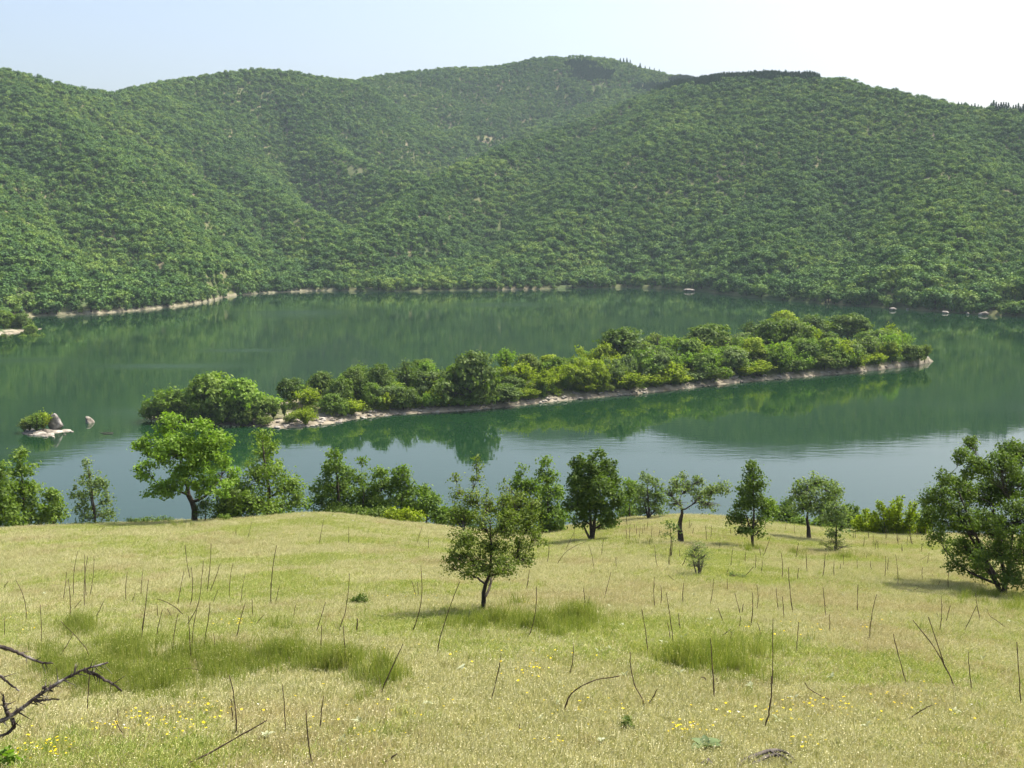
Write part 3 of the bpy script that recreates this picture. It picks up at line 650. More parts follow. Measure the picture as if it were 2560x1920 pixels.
for k in range(135):
    px = q.uniform(730, 2290); sy = np.interp(px, isl[:, 0], isl[:, 1]); span = np.interp(px, [720, 1000, 1300, 1700, 2000, 2200, 2300], [70, 75, 85, 95, 95, 70, 34])
    v = q.random() ** 1.2; foot = sy - 13 - v * span; wpx = q.uniform(36, 74); top = foot - wpx * q.uniform(.7, 1.0)
    if px < 850 and v < .45: continue
    mt = q.choice(['leaf_yellow', 'leaf_bright', 'leaf_mid', 'leaf_dark', 'leaf_grey', 'leaf_olive'], p=[.30, .2, .2, .12, .08, .1])
    IT.append((px, top, foot, wpx, str(q.choice(['spray', 'low', 'round'])), str(mt), None))
def island_hit(px, fy):
    d = ray(px, fy); p0 = CAM + d * ((4.5 - 30) / d[2]); p1 = CAM + d * ((-.2 - 30) / d[2])
    for t in np.linspace(0, 1, 60):
        p = p0 + (p1 - p0) * t; g_ = zI(p[0], p[1])
        dmin = np.min((GI[:, 0] - p[0]) ** 2 + (GI[:, 1] - p[1]) ** 2)
        if p[2] <= g_ and dmin < 4: break
    p[2] = max(g_, -.1); return p
f_scale = lambda p: np.linalg.norm(p - CAM) / F
IMK = [('next to the feathery tree at the tip', 422), ('under the tallest tree of the clump', 545), ('in the clump beside the light green tree', 640), ('behind the stone heap', 764), ('behind the stony bank', 890), ('beside the grey-green feathery bush', 1016), ('beside the big domed tree', 1175),
       ('on the low middle stretch', 1320), ('on the low yellow stretch', 1450), ('around the broad dark tree', 1580), ('beyond the broad dark tree', 1690), ('among the first dark crest trees', 1800), ('around the highest crest trees', 1950), ('beneath the last dark crest trees', 2090), ('on the slope before the pointed tip', 2190), ('by the small dark bush at the tip', 2276)]
def isl_phrase(px): return min(IMK, key=lambda m_: abs(m_[1] - px))[0]
ADJ = {'leaf_dark': 'dark green', 'leaf_mid': 'mid-green', 'leaf_yellow': 'bright yellow-green', 'leaf_grey': 'dull grey-green', 'leaf_olive': 'olive-green', 'leaf_bright': 'fresh light green'}
SHP = {'round': 'rounded tree', 'spray': 'feathery bush', 'low': 'low spreading shrub'}
for k, (px, ty, fy, wp, kind, mat, lb) in enumerate(IT):
    fy = min(fy, np.interp(px, isl[:, 0], isl[:, 1]) - (5 if 'stones' in (lb or '') else float(np.interp(px, [660, 720, 2000, 2250, 2320], [2, 13, 12, 8, 3]))))
    p = island_hit(px, fy); p[2] -= .05
    s = f_scale(p); hgt = max((fy - ty) * s * (.88 if px < 700 else .97) * float(np.interp(px, [1600, 1800, 2200, 2300], [1.0, 1.0, 1.0, 1.0])), 1.2)
    nm = 'island_tree' if kind == 'round' else 'island_bush'
    island_plant(nm, kind, k, mat, p, wp * s * 1.12, hgt, lb or f'{ADJ[mat]} {SHP[kind]} on the island, {isl_phrase(px)}', 'tree' if kind == 'round' else 'bush', None if lb else 'trees and bushes on the island, ' + mat[5:])
# ground cover on the island
n = 1500; px = rng.uniform(720, 2310, n); sy = np.interp(px, isl[:, 0], isl[:, 1]); span = np.interp(px, [720, 1000, 1300, 1700, 2000, 2200, 2300], [60, 80, 90, 105, 105, 70, 30])
fy = sy - 13 - rng.random(n) * span; pp = np.array([island_hit(a, b) for a, b in zip(px, fy)]); pp[:, 2] = [zI(a, b) for a, b in pp[:, :2]]
LOWC = []
for v in range(4):
    qq = np.random.default_rng(800 + v); (V, Fc, T), _, _ = foliage([(0, 0, .22, .5, .5, .3)], 16, 9, .12, .17, qq, up=.8, wide=.6, inner=.4)
    me = mesh_np('herb', V, Fc, tint=T); me.materials.append(M[['leaf_mid', 'leaf_yellow', 'leaf_olive', 'leaf_mid'][v]]); LOWC.append(me)
keep = (px > 860) | (rng.random(n) < .35)
pp = pp[keep]; n = len(pp)
scatter('island_undergrowth', pp, np.stack([np.zeros(n)] * 2 + [rng.random(n) * 6.28], -1), 1.0 + 1.3 * rng.random(n), rng.integers(0, 4, n), proto_collection('herb', LOWC), 'low green undergrowth covering the island ground', 'undergrowth')

# trees on the headland
for k, (px, fy, wp, hp) in enumerate([(-60, 806, 60, 46), (-20, 805, 50, 42), (8, 806, 46, 36), (30, 800, 44, 36), (52, 802, 46, 36), (72, 808, 40, 26), (88, 814, 30, 14), (14, 818, 24, 16), (58, 815, 24, 12), (-100, 812, 60, 50)]):
    p = on_level(np.array(px), np.array(fy), 3.0); p[2] = zH(p[0], p[1]) - .1; s = f_scale(p)
    island_plant('headland_tree', 'round' if hp > 30 else 'low', k, ['leaf_mid', 'leaf_dark', 'leaf_mid'][k % 3], p, wp * s, hp * s, 'green tree crowding the low headland with the pale shore' if hp > 30 else 'low green bush beside the pale shore of the headland', 'tree' if hp > 30 else 'bush', 'plants on the headland')

# ------------------------------------------------------------------ rocks
def rock_mesh(seed, sub=2, rough=.28, cuts=7):
    q = np.random.default_rng(seed); bm = bmesh.new(); bmesh.ops.create_icosphere(bm, subdivisions=sub, radius=1)
    V = np.array([v.co[:] for v in bm.verts]); Fc = np.array([[v.index for v in f.verts] for f in bm.faces]); bm.free()
    for k in range(cuts):
        d = unit(1, q)[0]; c = .45 + .4 * q.random(); over = np.maximum(V @ d - c, 0); V = V - over[:, None] * d * .92
    V = V * (1 + rough * .5 * fbm(V[:, 0] * 2 + seed, V[:, 1] * 2 + V[:, 2] * 1.7, 3)[:, None])
    return mesh_np('rock', V, Fc)
RK = [rock_mesh(k) for k in range(6)]
for m_ in RK: m_.materials.append(M['rock'])
RG = [rock_mesh(40 + k, 3, .6, 9) for k in range(3)]
for m_ in RG: m_.materials.append(M['rock_grey'])
def rock(name, me, p, s, label, cat='rock', group=None, rz=0.0, tilt=0.0):
    o = obj(name, me, None, loc=tuple(p), label=label, cat=cat, group=group); o.scale = s; o.rotation_euler = (tilt, tilt * .6, rz); return o
# stones along the island's bare shore
q = np.random.default_rng(11)
for k in range(260):
    if k < 120: px = q.uniform(690, 960) if q.random() < .7 else q.uniform(960, 1260)
    else: px = q.choice([q.uniform(1180, 1440), q.uniform(1420, 1620), q.uniform(1700, 2010), q.uniform(2000, 2330)])
    sy = np.interp(px, isl[:, 0], isl[:, 1]); up_ = np.interp(px, [690, 780, 850, 900, 1000, 1300], [10, 14, 16, 11, 7, 5])
    p = on_level(np.array(px), np.array(sy - q.random() * up_)); p[2] = max(zI(p[0], p[1]), 0) + .02
    s = q.uniform(.18, .5) * (1.25 if px < 900 else 1.0)
    wide = px < 900
    rock('shore_stone', RK[k % 6], p, (s * q.uniform(1.1, 1.9), s * q.uniform(.8, 1.2), s * q.uniform(.4, .75)), 'pale bleached stone heaped on the bare bank at the lower island end' if wide else 'pale flat waterline stone of the island, ' + isl_phrase(px), 'stone',
         'pale stones heaped at the lower end of the island' if wide else 'pale stones along the island waterline', q.random() * 6.28, q.normal(0, .2))
# islet at the left
pi = on_level(np.array(108.), np.array(1082.)); s0 = f_scale(pi)
for k, (px, py, w_, dz) in enumerate([(72, 1083, 17, .0), (98, 1086, 20, .05), (122, 1088, 16, -.02), (140, 1080, 22, .0), (160, 1078, 14, -.05), (108, 1080, 24, .08), (80, 1079, 20, .05)]):
    rock('islet_ledge', RK[k % 6], on_level(np.array(float(px)), np.array(float(py))) + [0, 0, dz - .05], (w_ * s0 * 1.25, 1.3, .42), ['low pale rock slab at the outer end of the islet', 'cracked pale rock slab facing the meadow on the islet', 'small pale slab at the water edge of the islet', 'flat dull slab beneath the grey boulder of the islet', 'thin slab trailing into the water past the islet boulder', 'slab under the yellow-green islet bush', 'slab under the olive islet bush'][k], 'rock', None, .1 * k - .3, .04)
rock('boulder', RG[0], on_level(np.array(139.), np.array(1076.)) + [0, .4, .95], (17 * s0, 1.3, 1.75), 'upright grey boulder beside the bush on the islet', 'rock', None, .7, .12)
WR = rock_mesh(77, 3, .5, 6); wv = np.array([v.co[:] for v in WR.vertices]); tz = np.clip((wv[:, 2] + 1) / 2, 0, 1)
wv[:, 0] = wv[:, 0] * (1.05 - .85 * tz) - .55 * tz; wv[:, 1] *= 1 - .6 * tz; WR.vertices.foreach_set('co', wv.astype(np.float32).ravel()); WR.materials.append(M['rock']); WR.update()
rock('water_rock', WR, on_level(np.array(229.), np.array(1057.)) + [0, 0, .3], (21 * s0, 1.0, .95), 'white pointed rock standing alone in the water beside the islet', 'rock', None, 0, 0)
for k, (px, py, w_) in enumerate([(178, 1080, 6), (162, 1087, 4), (60, 1083, 6), (75, 1089, 7), (115, 1092, 8), (134, 1094, 6)]):
    rock('islet_stone', RK[k % 6], on_level(np.array(float(px)), np.array(float(py))) + [0, 0, .05], (w_ * s0, w_ * s0 * .7, w_ * s0 * .45), 'small pale stone breaking the water around the islet', 'stone', 'stones around the islet', k)
for k, (px, py, tp, wp, m_) in enumerate([(75, 1080, 1046, 48, 'leaf_olive'), (108, 1078, 1032, 52, 'leaf_yellow'), (92, 1082, 1040, 50, 'leaf_mid'), (62, 1082, 1056, 34, 'leaf_olive')]):
    p = on_level(np.array(float(px)), np.array(float(py))) + [0, 0, .15]
    island_plant('islet_bush', 'spray', k, m_, p, wp * s0 * 1.1, (py - tp) * s0, ['olive bush trailing over the islet ledge', 'yellow-green bush leaning on the grey islet boulder', 'mid-green bush in the middle of the islet', 'small olive bush at the outer end of the islet'][k], 'bush', 'bushes on the islet')
tb = Tubes()
for a, b in [((252, 1083), (283, 1083)), ((258, 1086), (282, 1085))]:
    tb.add(curve_pts(on_level(np.array(float(a[0])), np.array(float(a[1]))) + [0, 0, .05], on_level(np.array(float(b[0])), np.array(float(b[1]))) + [0, 0, .1], 6, .03), .06, 5)
obj('drift_branch', tb.mesh('drift_branch'), M['bark_grey'], label='bleached branch floating in the water near the white rock', cat='branch')
for k, (px, py, wp, hp) in enumerate([(1722, 729, 18, 9), (2232, 776, 12, 7), (2362, 783, 12, 6), (2458, 788, 14, 9), (2270, 774, 6, 4), (2420, 786, 6, 4)]):
    p = on_level(np.array(float(px)), np.array(float(py))); s = f_scale(p)
    rock('shore_rock', RK[k % 6], p + [0, 0, hp * s * .3], (wp * s * .9, wp * s * .7, hp * s * .8), 'pale rock in the water with a green shrub on it' if k == 0 else 'pale rock standing in the water off the wooded shore past the island tip', 'rock', None if k == 0 else 'rocks off the wooded shore', k)


# ================================================================== HAZE (the air over the lake)
HB = np.array([(-1360, -150, -8), (1360, -150, -8), (1360, 2000, -8), (-1360, 2000, -8), (-1360, -150, 300), (1360, -150, 300), (1360, 2000, 300), (-1360, 2000, 300)], float)
hz = obj('haze', mesh_np('haze', HB, np.array([[3, 2, 1, 0], [4, 5, 6, 7], [0, 1, 5, 4], [1, 2, 6, 5], [2, 3, 7, 6], [3, 0, 4, 7]])), None, kind='stuff', label='thin bluish summer haze over the lake and hills', cat='haze')
hm, hn, ho = newmat('haze')
pv = hn.nodes.new('ShaderNodeVolumePrincipled'); pv.inputs['Color'].default_value = (.72, .88, 1.0, 1); pv.inputs['Density'].default_value = .0001; pv.inputs['Anisotropy'].default_value = .0
hn.links.new(pv.outputs[0], ho.inputs['Volume']); hz.data.materials.append(hm)

# ================================================================== TREES OF THE MEADOW
def root_at(name, p, label, cat, group=None):
    e = bpy.data.objects.new(name, None); COL.objects.link(e); e.location = tuple(p); e.empty_display_size = .3
    tag(e, label, cat, group); return e

def fg_tree(name, label, base, lobes, mat, trunk=None, D=None, r0=.09, leaf=.07, n_cl=220, per=26, cl=.13, seed=0, cat='tree', bark='bark', inner=.35, up=.5, twigs=.55, stems=1,
            fork=.25, low=-.75, depth=.85, bare=0, bare_reach=1.25):
    """tree from its picture outline: the foot stands on the ground, lobes are the leaf masses"""
    q = np.random.default_rng(1000 + seed); px, py = base
    if D is None:
        p = on_meadow(px, py)[0]; D = math.hypot(p[0], p[1])
    else:
        a = azm(np.array(float(px)), np.array(float(py))); p = np.array([D * math.sin(a), D * math.cos(a), 0.]); p[2] = meadow_z(p[0], p[1])
    s = math.sqrt(D * D + (30 - p[2]) ** 2) / F
    cen = np.mean([l[0] for l in lobes]); wid = max(l[0] + l[2] for l in lobes) - min(l[0] - l[2] for l in lobes)
    LB = []
    for l in lobes:
        c = at(np.array(float(l[0])), np.array(float(l[1])), D); rx, ry = l[2] * s, l[3] * s
        dy = (l[4] * s if len(l) > 4 else q.uniform(-1, 1) * max(0, wid * s * .36 - abs(l[0] - cen) * s * .5))
        k = (D + dy) / D; c = CAM + (c - CAM) * k
        LB.append((c[0], c[1], c[2], rx, rx * depth, ry))
    LB = np.array(LB); LB[:, 3:] *= .94; off = p.copy(); LB[:, :3] -= off
    (V, Fc, T), C, ki = foliage(LB, int(n_cl * 1.25), per * .74, cl * .82, leaf, q, up=up, wide=.66, inner=inner, low=low, out=.7)
    up_c = np.where(C[:, 2] > np.median(C[:, 2]) - .2 * np.ptp(C[:, 2]))[0]; sel = q.choice(up_c, max(4, int(len(C) * .22)))
    lbs = LB[ki[sel]]; dr = C[sel] - lbs[:, :3]; dr = dr / (np.linalg.norm(dr, axis=1)[:, None] + 1e-6) * .7 + [0, 0, .75]; dr /= np.linalg.norm(dr, axis=1)[:, None]
    ln = np.clip(.45 * lbs[:, 5], cl, cl * 3.2) * (.5 + .7 * q.random(len(sel))); m_ = 12; tt_ = np.linspace(0, 1, m_)
    SP = (C[sel][:, None] + dr[:, None] * (ln[:, None] * tt_)[..., None]).reshape(-1, 3) + q.normal(size=(len(sel) * m_, 3)) * cl * np.tile(.34 * (1.1 - .8 * tt_), len(sel))[:, None]
    v2, f2_, t2_ = leaf_quads(SP, leaf * .95, q, up, .6, np.clip(.35 + .65 * q.random(len(SP)), 0, 1)); Fc = np.concatenate([Fc, f2_ + len(V)]); V = np.concatenate([V, v2]); T = np.concatenate([T, t2_])
    e = root_at(name, off, label, cat)
    tb = Tubes()
    tpx = trunk or [(px, py), (np.mean([l[0] for l in lobes]), np.mean([l[1] for l in lobes]))]
    tp = np.array([at(np.array(float(a)), np.array(float(b)), D) for a, b in tpx]) - off; tp[0] = (0, 0, -.15)
    # smooth the trunk line
    tt = np.linspace(0, len(tp) - 1, 10); tr = np.stack([np.interp(tt, np.arange(len(tp)), tp[:, i_]) for i_ in range(3)], -1)
    tr[1:-1] += q.normal(0, r0 * .2, (8, 3)); 
    rad = r0 * np.linspace(1, .18, 10); rad[0] *= 1.25
    tb.add(tr, rad, 8, .12)
    for st in range(1, stems):
        a = q.random() * 6.28; o2 = np.array([math.cos(a), math.sin(a), 0]) * r0 * .6; kk = LB[q.integers(len(LB)), :3]
        tb.add(curve_pts(o2 + [0, 0, -.1], kk * [.8, .8, .9], 8, .06, q), r0 * .7 * np.linspace(1, .3, 8), 6, .1)
    limb_end = [None] * len(LB); nodes = [(tr[i_], rad[i_]) for i_ in range(max(2, int(10 * fork)), 10)]
    order = np.argsort([np.min(np.linalg.norm(np.array([nd[0] for nd in nodes]) - l[:3], axis=1)) for l in LB])
    for li in order:
        l = LB[li]; NP = np.array([nd[0] for nd in nodes]); dv = l[:3] - NP; dist = np.linalg.norm(dv, axis=1)
        cost = dist * (1 + 1.2 * np.clip(.35 - dv[:, 2] / (dist + 1e-6), 0, 2)) + .02 * q.random(len(dist)); g = int(np.argmin(cost))
        pts = curve_pts(nodes[g][0], l[:3] + [0, 0, l[5] * .3], 8, .09, q); r1 = max(min(nodes[g][1] * .66, r0 * .5), r0 * .08)
        pts[1:-1] += q.normal(0, dist[g] * .02, (6, 3)); rr_ = r1 * np.linspace(1, .45, 8); tb.add(pts, rr_, 5, .08); limb_end[li] = pts
        nodes += [(pts[i_], rr_[i_]) for i_ in (3, 5, 7)]
    for c, kk in zip(C, ki):
        if q.random() > twigs: continue
        pts = limb_end[kk]; a = pts[q.integers(3, 7)]; tw = curve_pts(a, c, 4, .1, q); w_ = max(.006, r0 * .10); tb.add(tw, w_ * np.array([1, .8, .55, .3]), 3)
    for _ in range(bare):
        kk = q.integers(len(LB)); l = LB[kk]; d = unit(1, q)[0]; d[2] = abs(d[2]) * .8 + .1; end = l[:3] + d * l[3:6] * bare_reach
        tb.add(curve_pts(limb_end[kk][q.integers(3, 7)], end, 5, .08, q), max(.006, r0 * .1) * np.array([1, .8, .6, .45, .25]), 3)
    obj('trunk', tb.mesh('trunk'), M[bark], e)
    cr = mesh_np('crown', V, Fc, tint=T); obj('crown', cr, M[mat], e)
    return e

fg_tree('broadleaf_tree', 'bright yellow-green tree with leaning dark trunk on the brink of the meadow', (486, 1306),
        [(430, 1066, 40, 32), (500, 1085, 44, 34), (546, 1106, 34, 30), (378, 1122, 40, 32), (440, 1130, 55, 40), (512, 1150, 55, 42), (560, 1185, 40, 40), (366, 1178, 30, 28), (402, 1226, 46, 24), (462, 1200, 50, 34), (532, 1222, 48, 26), (344, 1112, 18, 16), (414, 1046, 20, 14)],
        'leaf_bright', [(486, 1306), (484, 1270), (470, 1228), (452, 1180), (448, 1120)], r0=.17, leaf=.15, n_cl=330, per=36, cl=.17, seed=1, inner=.35)
fg_tree('sapling', 'small leafy sapling at the foot of the bright yellow-green tree', (512, 1300), [(505, 1275, 16, 22), (524, 1262, 14, 20)], 'leaf_dark', r0=.04, leaf=.10, n_cl=40, per=16, cl=.14, seed=2)
fg_tree('broadleaf_tree', 'slender layered tree with a separate leafy top, beside the low sapling', (62, 1326), [(48, 1142, 22, 18), (52, 1180, 26, 16), (38, 1215, 30, 18), (75, 1225, 34, 20), (45, 1255, 40, 24), (85, 1275, 36, 24), (60, 1305, 45, 22), (85, 1170, 10, 10)],
        'leaf_mid', [(62, 1326), (60, 1250), (50, 1140)], D=58, r0=.09, leaf=.15, n_cl=190, per=20, cl=.2, seed=3)
fg_tree('broadleaf_tree', 'dense green tree at the meadow brink beside the slender layered tree', (-6, 1326), [(5, 1190, 22, 34), (-10, 1225, 40, 36), (0, 1275, 42, 40), (20, 1300, 30, 26), (-50, 1260, 50, 60)], 'leaf_mid', D=57, r0=.12, leaf=.15, n_cl=210, per=22, cl=.2, seed=4)
fg_tree('sapling', 'low leafy sapling between the layered tree and the airy sapling', (130, 1322), [(130, 1248, 18, 24), (142, 1285, 22, 24), (116, 1295, 24, 22)], 'leaf_mid', D=58, r0=.06, leaf=.15, n_cl=80, per=20, cl=.18, seed=5, stems=2)
fg_tree('sapling', 'airy young tree standing by itself against the open lake', (240, 1316), [(219, 1163, 10, 16), (222, 1190, 20, 16), (205, 1210, 20, 12), (245, 1212, 26, 18), (225, 1240, 34, 18), (192, 1235, 22, 14), (268, 1255, 18, 22), (210, 1275, 26, 18), (250, 1290, 38, 20), (215, 1302, 30, 14), (278, 1280, 16, 12)],
        'leaf_grey', [(240, 1316), (235, 1260), (220, 1165)], D=56, r0=.06, leaf=.14, n_cl=125, per=15, cl=.17, seed=6, stems=3, twigs=.8)
fg_tree('broadleaf_tree', 'dark green tree with narrow pale top, right behind the bright tree', (668, 1312), [(655, 1092, 28, 18), (665, 1125, 38, 24), (660, 1165, 44, 26), (690, 1190, 44, 28), (635, 1205, 44, 28), (600, 1230, 40, 30), (720, 1225, 40, 30), (575, 1270, 34, 30), (745, 1255, 28, 26), (640, 1265, 55, 36), (700, 1275, 55, 32)],
        'leaf_mid', [(668, 1312), (672, 1240), (664, 1170), (655, 1100)], D=57.5, r0=.14, leaf=.15, n_cl=340, per=22, cl=.21, seed=7)
fg_tree('broadleaf_tree', 'dark bushy tree filling the gap under the narrow-topped tree', (590, 1318), [(570, 1255, 34, 34), (608, 1275, 40, 30), (550, 1285, 22, 20)], 'leaf_dark', D=56.5, r0=.08, leaf=.14, n_cl=120, per=20, cl=.18, seed=8)
fg_tree('broadleaf_tree', 'green tree with tall pointed crown behind the stony knoll', (845, 1315), [(838, 1138, 18, 20), (836, 1175, 32, 24), (868, 1190, 28, 24), (805, 1215, 34, 28), (850, 1230, 45, 30), (795, 1262, 32, 26), (850, 1275, 50, 26)],
        'leaf_mid', [(845, 1315), (845, 1230), (838, 1140)], D=60, r0=.12, leaf=.15, n_cl=230, per=22, cl=.2, seed=9)
fg_tree('broadleaf_tree', 'leafy tree with thin leaning top behind the knoll, next to the pointed one', (905, 1320), [(906, 1160, 9, 18), (900, 1200, 20, 22), (915, 1235, 32, 26), (890, 1270, 34, 26), (930, 1275, 30, 24)], 'leaf_mid', D=59.5, r0=.09, leaf=.15, n_cl=140, per=20, cl=.19, seed=10)
fg_tree('broadleaf_tree', 'round-topped green tree in the hedge behind the knoll', (952, 1322), [(950, 1188, 22, 20), (955, 1225, 32, 28), (935, 1262, 30, 24), (965, 1275, 30, 24)], 'leaf_mid', D=60, r0=.09, leaf=.15, n_cl=140, per=20, cl=.19, seed=11)
fg_tree('broadleaf_tree', 'round-headed tree with visible stem, last of the hedge behind the knoll', (1002, 1325), [(1004, 1190, 26, 24), (985, 1215, 22, 20), (1018, 1225, 26, 24), (1000, 1255, 34, 22), (1025, 1270, 26, 22)], 'leaf_mid', D=60, r0=.10, leaf=.15, n_cl=150, per=20, cl=.19, seed=12)
fg_tree('broadleaf_tree', 'low green tree sloping down towards the thorny tree in mid-meadow', (1065, 1330), [(1058, 1232, 22, 18), (1075, 1262, 32, 24), (1045, 1280, 30, 22), (1100, 1290, 26, 22)], 'leaf_mid', D=60, r0=.08, leaf=.15, n_cl=150, per=20, cl=.19, seed=13)
fg_tree('hedge_shrub', 'yellow-green shrub at the foot of the hedge behind the knoll', (1002, 1320), [(985, 1290, 26, 18), (1015, 1290, 28, 20), (1040, 1298, 22, 16)], 'leaf_yellow', D=57.5, r0=.04, leaf=.13, n_cl=100, per=18, cl=.16, seed=14, cat='shrub', stems=4)
fg_tree('hedge_shrub', 'dark shrub filling the hedge bottom behind the knoll', (915, 1312), [(890, 1285, 34, 20), (940, 1290, 34, 20), (845, 1285, 34, 16)], 'leaf_dark', D=58, r0=.05, leaf=.13, n_cl=120, per=18, cl=.17, seed=15, cat='shrub', stems=3)
fg_tree('hedge_shrub', 'green shrub at the hedge end behind the thorny tree', (1125, 1325), [(1100, 1295, 30, 22), (1140, 1290, 36, 26), (1170, 1300, 30, 22)], 'leaf_mid', D=59, r0=.05, leaf=.14, n_cl=120, per=18, cl=.18, seed=16, cat='shrub', stems=3)
fg_tree('broadleaf_tree', 'green tree with two pointed tops hidden behind the thorny tree', (1315, 1345), [(1305, 1182, 16, 20), (1296, 1220, 30, 26), (1330, 1225, 26, 26), (1290, 1265, 45, 28), (1325, 1290, 45, 26), (1270, 1300, 36, 24)], 'leaf_mid', D=52, r0=.10, leaf=.14, n_cl=190, per=20, cl=.18, seed=17)
fg_tree('broadleaf_tree', 'tall narrow-topped green tree leafy to the ground beside the dark round tree', (1375, 1345), [(1362, 1160, 18, 18), (1368, 1195, 24, 24), (1375, 1235, 34, 28), (1350, 1275, 36, 28), (1390, 1290, 36, 30), (1372, 1320, 44, 22)], 'leaf_mid', D=51, r0=.10, leaf=.14, n_cl=210, per=20, cl=.18, seed=18)
fg_tree('broadleaf_tree', 'dense dark round tree on a short forked trunk in the open meadow', (1482, 1353), [(1494, 1140, 16, 20), (1445, 1160, 18, 20), (1470, 1180, 36, 30), (1515, 1175, 32, 28), (1450, 1215, 36, 32), (1530, 1215, 32, 30), (1490, 1225, 46, 36), (1440, 1262, 34, 28), (1545, 1255, 24, 28), (1490, 1275, 48, 28), (1450, 1300, 26, 18), (1525, 1300, 26, 18)],
        'leaf_dark', [(1482, 1353), (1484, 1320), (1490, 1270), (1492, 1200)], r0=.10, leaf=.11, n_cl=480, per=21, cl=.12, seed=19, stems=3, fork=.15)
fg_tree('sapling', 'small dark sapling growing against the forked trunk of the round tree', (1510, 1340), [(1512, 1312, 20, 22), (1524, 1328, 14, 12)], 'leaf_dark', D=46, r0=.04, leaf=.10, n_cl=50, per=16, cl=.12, seed=20)
fg_tree('broadleaf_tree', 'soft green tree half hidden behind the dark round tree', (1575, 1320), [(1572, 1215, 18, 18), (1578, 1245, 22, 24), (1570, 1280, 28, 22)], 'leaf_mid', D=60, r0=.07, leaf=.15, n_cl=90, per=20, cl=.19, seed=21)
fg_tree('broadleaf_tree', 'airy grey-green tree between the dark round tree and the gnarled tree', (1624, 1302), [(1617, 1200, 18, 16), (1600, 1225, 20, 18), (1640, 1220, 22, 20), (1615, 1250, 36, 22), (1650, 1250, 20, 18), (1600, 1275, 20, 14), (1640, 1278, 26, 14)], 'leaf_grey', [(1624, 1302), (1622, 1270), (1618, 1210)], D=53, r0=.09, leaf=.13, n_cl=120, per=15, cl=.16, seed=22, stems=2, bare=40, twigs=.9)
fg_tree('gnarled_tree', 'gnarled half-dead tree with thick black trunk and bare twigs on one side', (1702, 1360), [(1690, 1215, 20, 20), (1705, 1195, 14, 12), (1672, 1235, 18, 16), (1722, 1225, 24, 20), (1752, 1240, 24, 20), (1690, 1260, 28, 16), (1780, 1232, 26, 22), (1805, 1222, 22, 20), (1770, 1268, 30, 12), (1745, 1205, 14, 12)],
        'leaf_grey', [(1702, 1360), (1700, 1320), (1704, 1285), (1700, 1250)], r0=.125, leaf=.09, n_cl=140, per=12, cl=.13, seed=23, bark='bark', bare=110, twigs=1, fork=.5)
fg_tree('broadleaf_tree', 'narrow upright dark green tree with a slim trunk forking at the ground', (1882, 1373), [(1880, 1168, 12, 14), (1884, 1195, 24, 20), (1895, 1222, 26, 20), (1868, 1225, 24, 20), (1885, 1255, 36, 22), (1856, 1265, 24, 18), (1905, 1270, 18, 20), (1845, 1300, 26, 22), (1895, 1305, 22, 20), (1860, 1325, 20, 14), (1898, 1330, 14, 12)],
        'leaf_dark', [(1882, 1373), (1882, 1340), (1884, 1280), (1882, 1180)], r0=.065, leaf=.09, n_cl=250, per=20, cl=.12, seed=24, stems=2, fork=.3)
fg_tree('broadleaf_tree', 'open grey-green tree on a bare slim trunk near the lake brink', (2024, 1351), [(2045, 1205, 24, 18), (2015, 1218, 28, 20), (2070, 1222, 26, 20), (1995, 1240, 24, 18), (2030, 1245, 38, 24), (2075, 1250, 24, 20), (2010, 1270, 36, 18), (2055, 1275, 36, 18)],
        'leaf_grey', [(2024, 1351), (2020, 1320), (2017, 1290), (2028, 1250)], r0=.10, leaf=.11, n_cl=200, per=15, cl=.15, seed=25, bare=60, twigs=.9, fork=.6)
fg_tree('broadleaf_tree', 'airy young tree with a skirt of bare twigs at its foot', (2090, 1379), [(2090, 1238, 18, 18), (2085, 1270, 28, 20), (2105, 1285, 26, 20), (2075, 1305, 28, 20), (2110, 1318, 22, 18), (2088, 1335, 24, 14)], 'leaf_grey', [(2090, 1379), (2090, 1340), (2090, 1245)], r0=.05, leaf=.085, n_cl=120, per=14, cl=.12, seed=26, twigs=.9, bare=20)
fg_tree('twiggy_shrub', 'skirt of low bare twigs round the foot of the airy young tree', (2086, 1381), [(2065, 1368, 24, 12), (2108, 1368, 24, 12), (2086, 1358, 30, 14)], 'leaf_olive', r0=.025, leaf=.05, n_cl=36, per=8, cl=.1, seed=27, stems=7, bare=70, bare_reach=1.3, cat='shrub', bark='bark_grey')
fg_tree('broadleaf_tree', 'dark tree top beyond the brink behind the narrow upright tree', (1968, 1340), [(1965, 1262, 18, 16), (1955, 1285, 24, 20), (1980, 1295, 24, 18), (1950, 1312, 28, 14)], 'leaf_dark', D=58, r0=.08, leaf=.14, n_cl=90, per=20, cl=.18, seed=28)
fg_tree('broadleaf_tree', 'mid-green tree top beyond the brink touching the narrow upright tree', (1922, 1335), [(1920, 1260, 14, 16), (1925, 1290, 22, 22), (1910, 1308, 22, 16)], 'leaf_mid', D=57, r0=.07, leaf=.14, n_cl=70, per=20, cl=.18, seed=29)
fg_tree('broadleaf_tree', 'small dark tree top beyond the brink beside the airy young tree', (2130, 1340), [(2126, 1275, 16, 14), (2135, 1300, 24, 20), (2110, 1312, 24, 16)], 'leaf_dark', D=57, r0=.07, leaf=.14, n_cl=70, per=20, cl=.18, seed=30)
fg_tree('hedge_shrub', 'green shrub along the brink under the open grey-green tree', (2040, 1330), [(2000, 1312, 28, 16), (2050, 1312, 30, 18), (2085, 1318, 24, 14)], 'leaf_mid', D=56, r0=.04, leaf=.13, n_cl=100, per=18, cl=.16, seed=31, cat='shrub', stems=3)
q = np.random.default_rng(77)
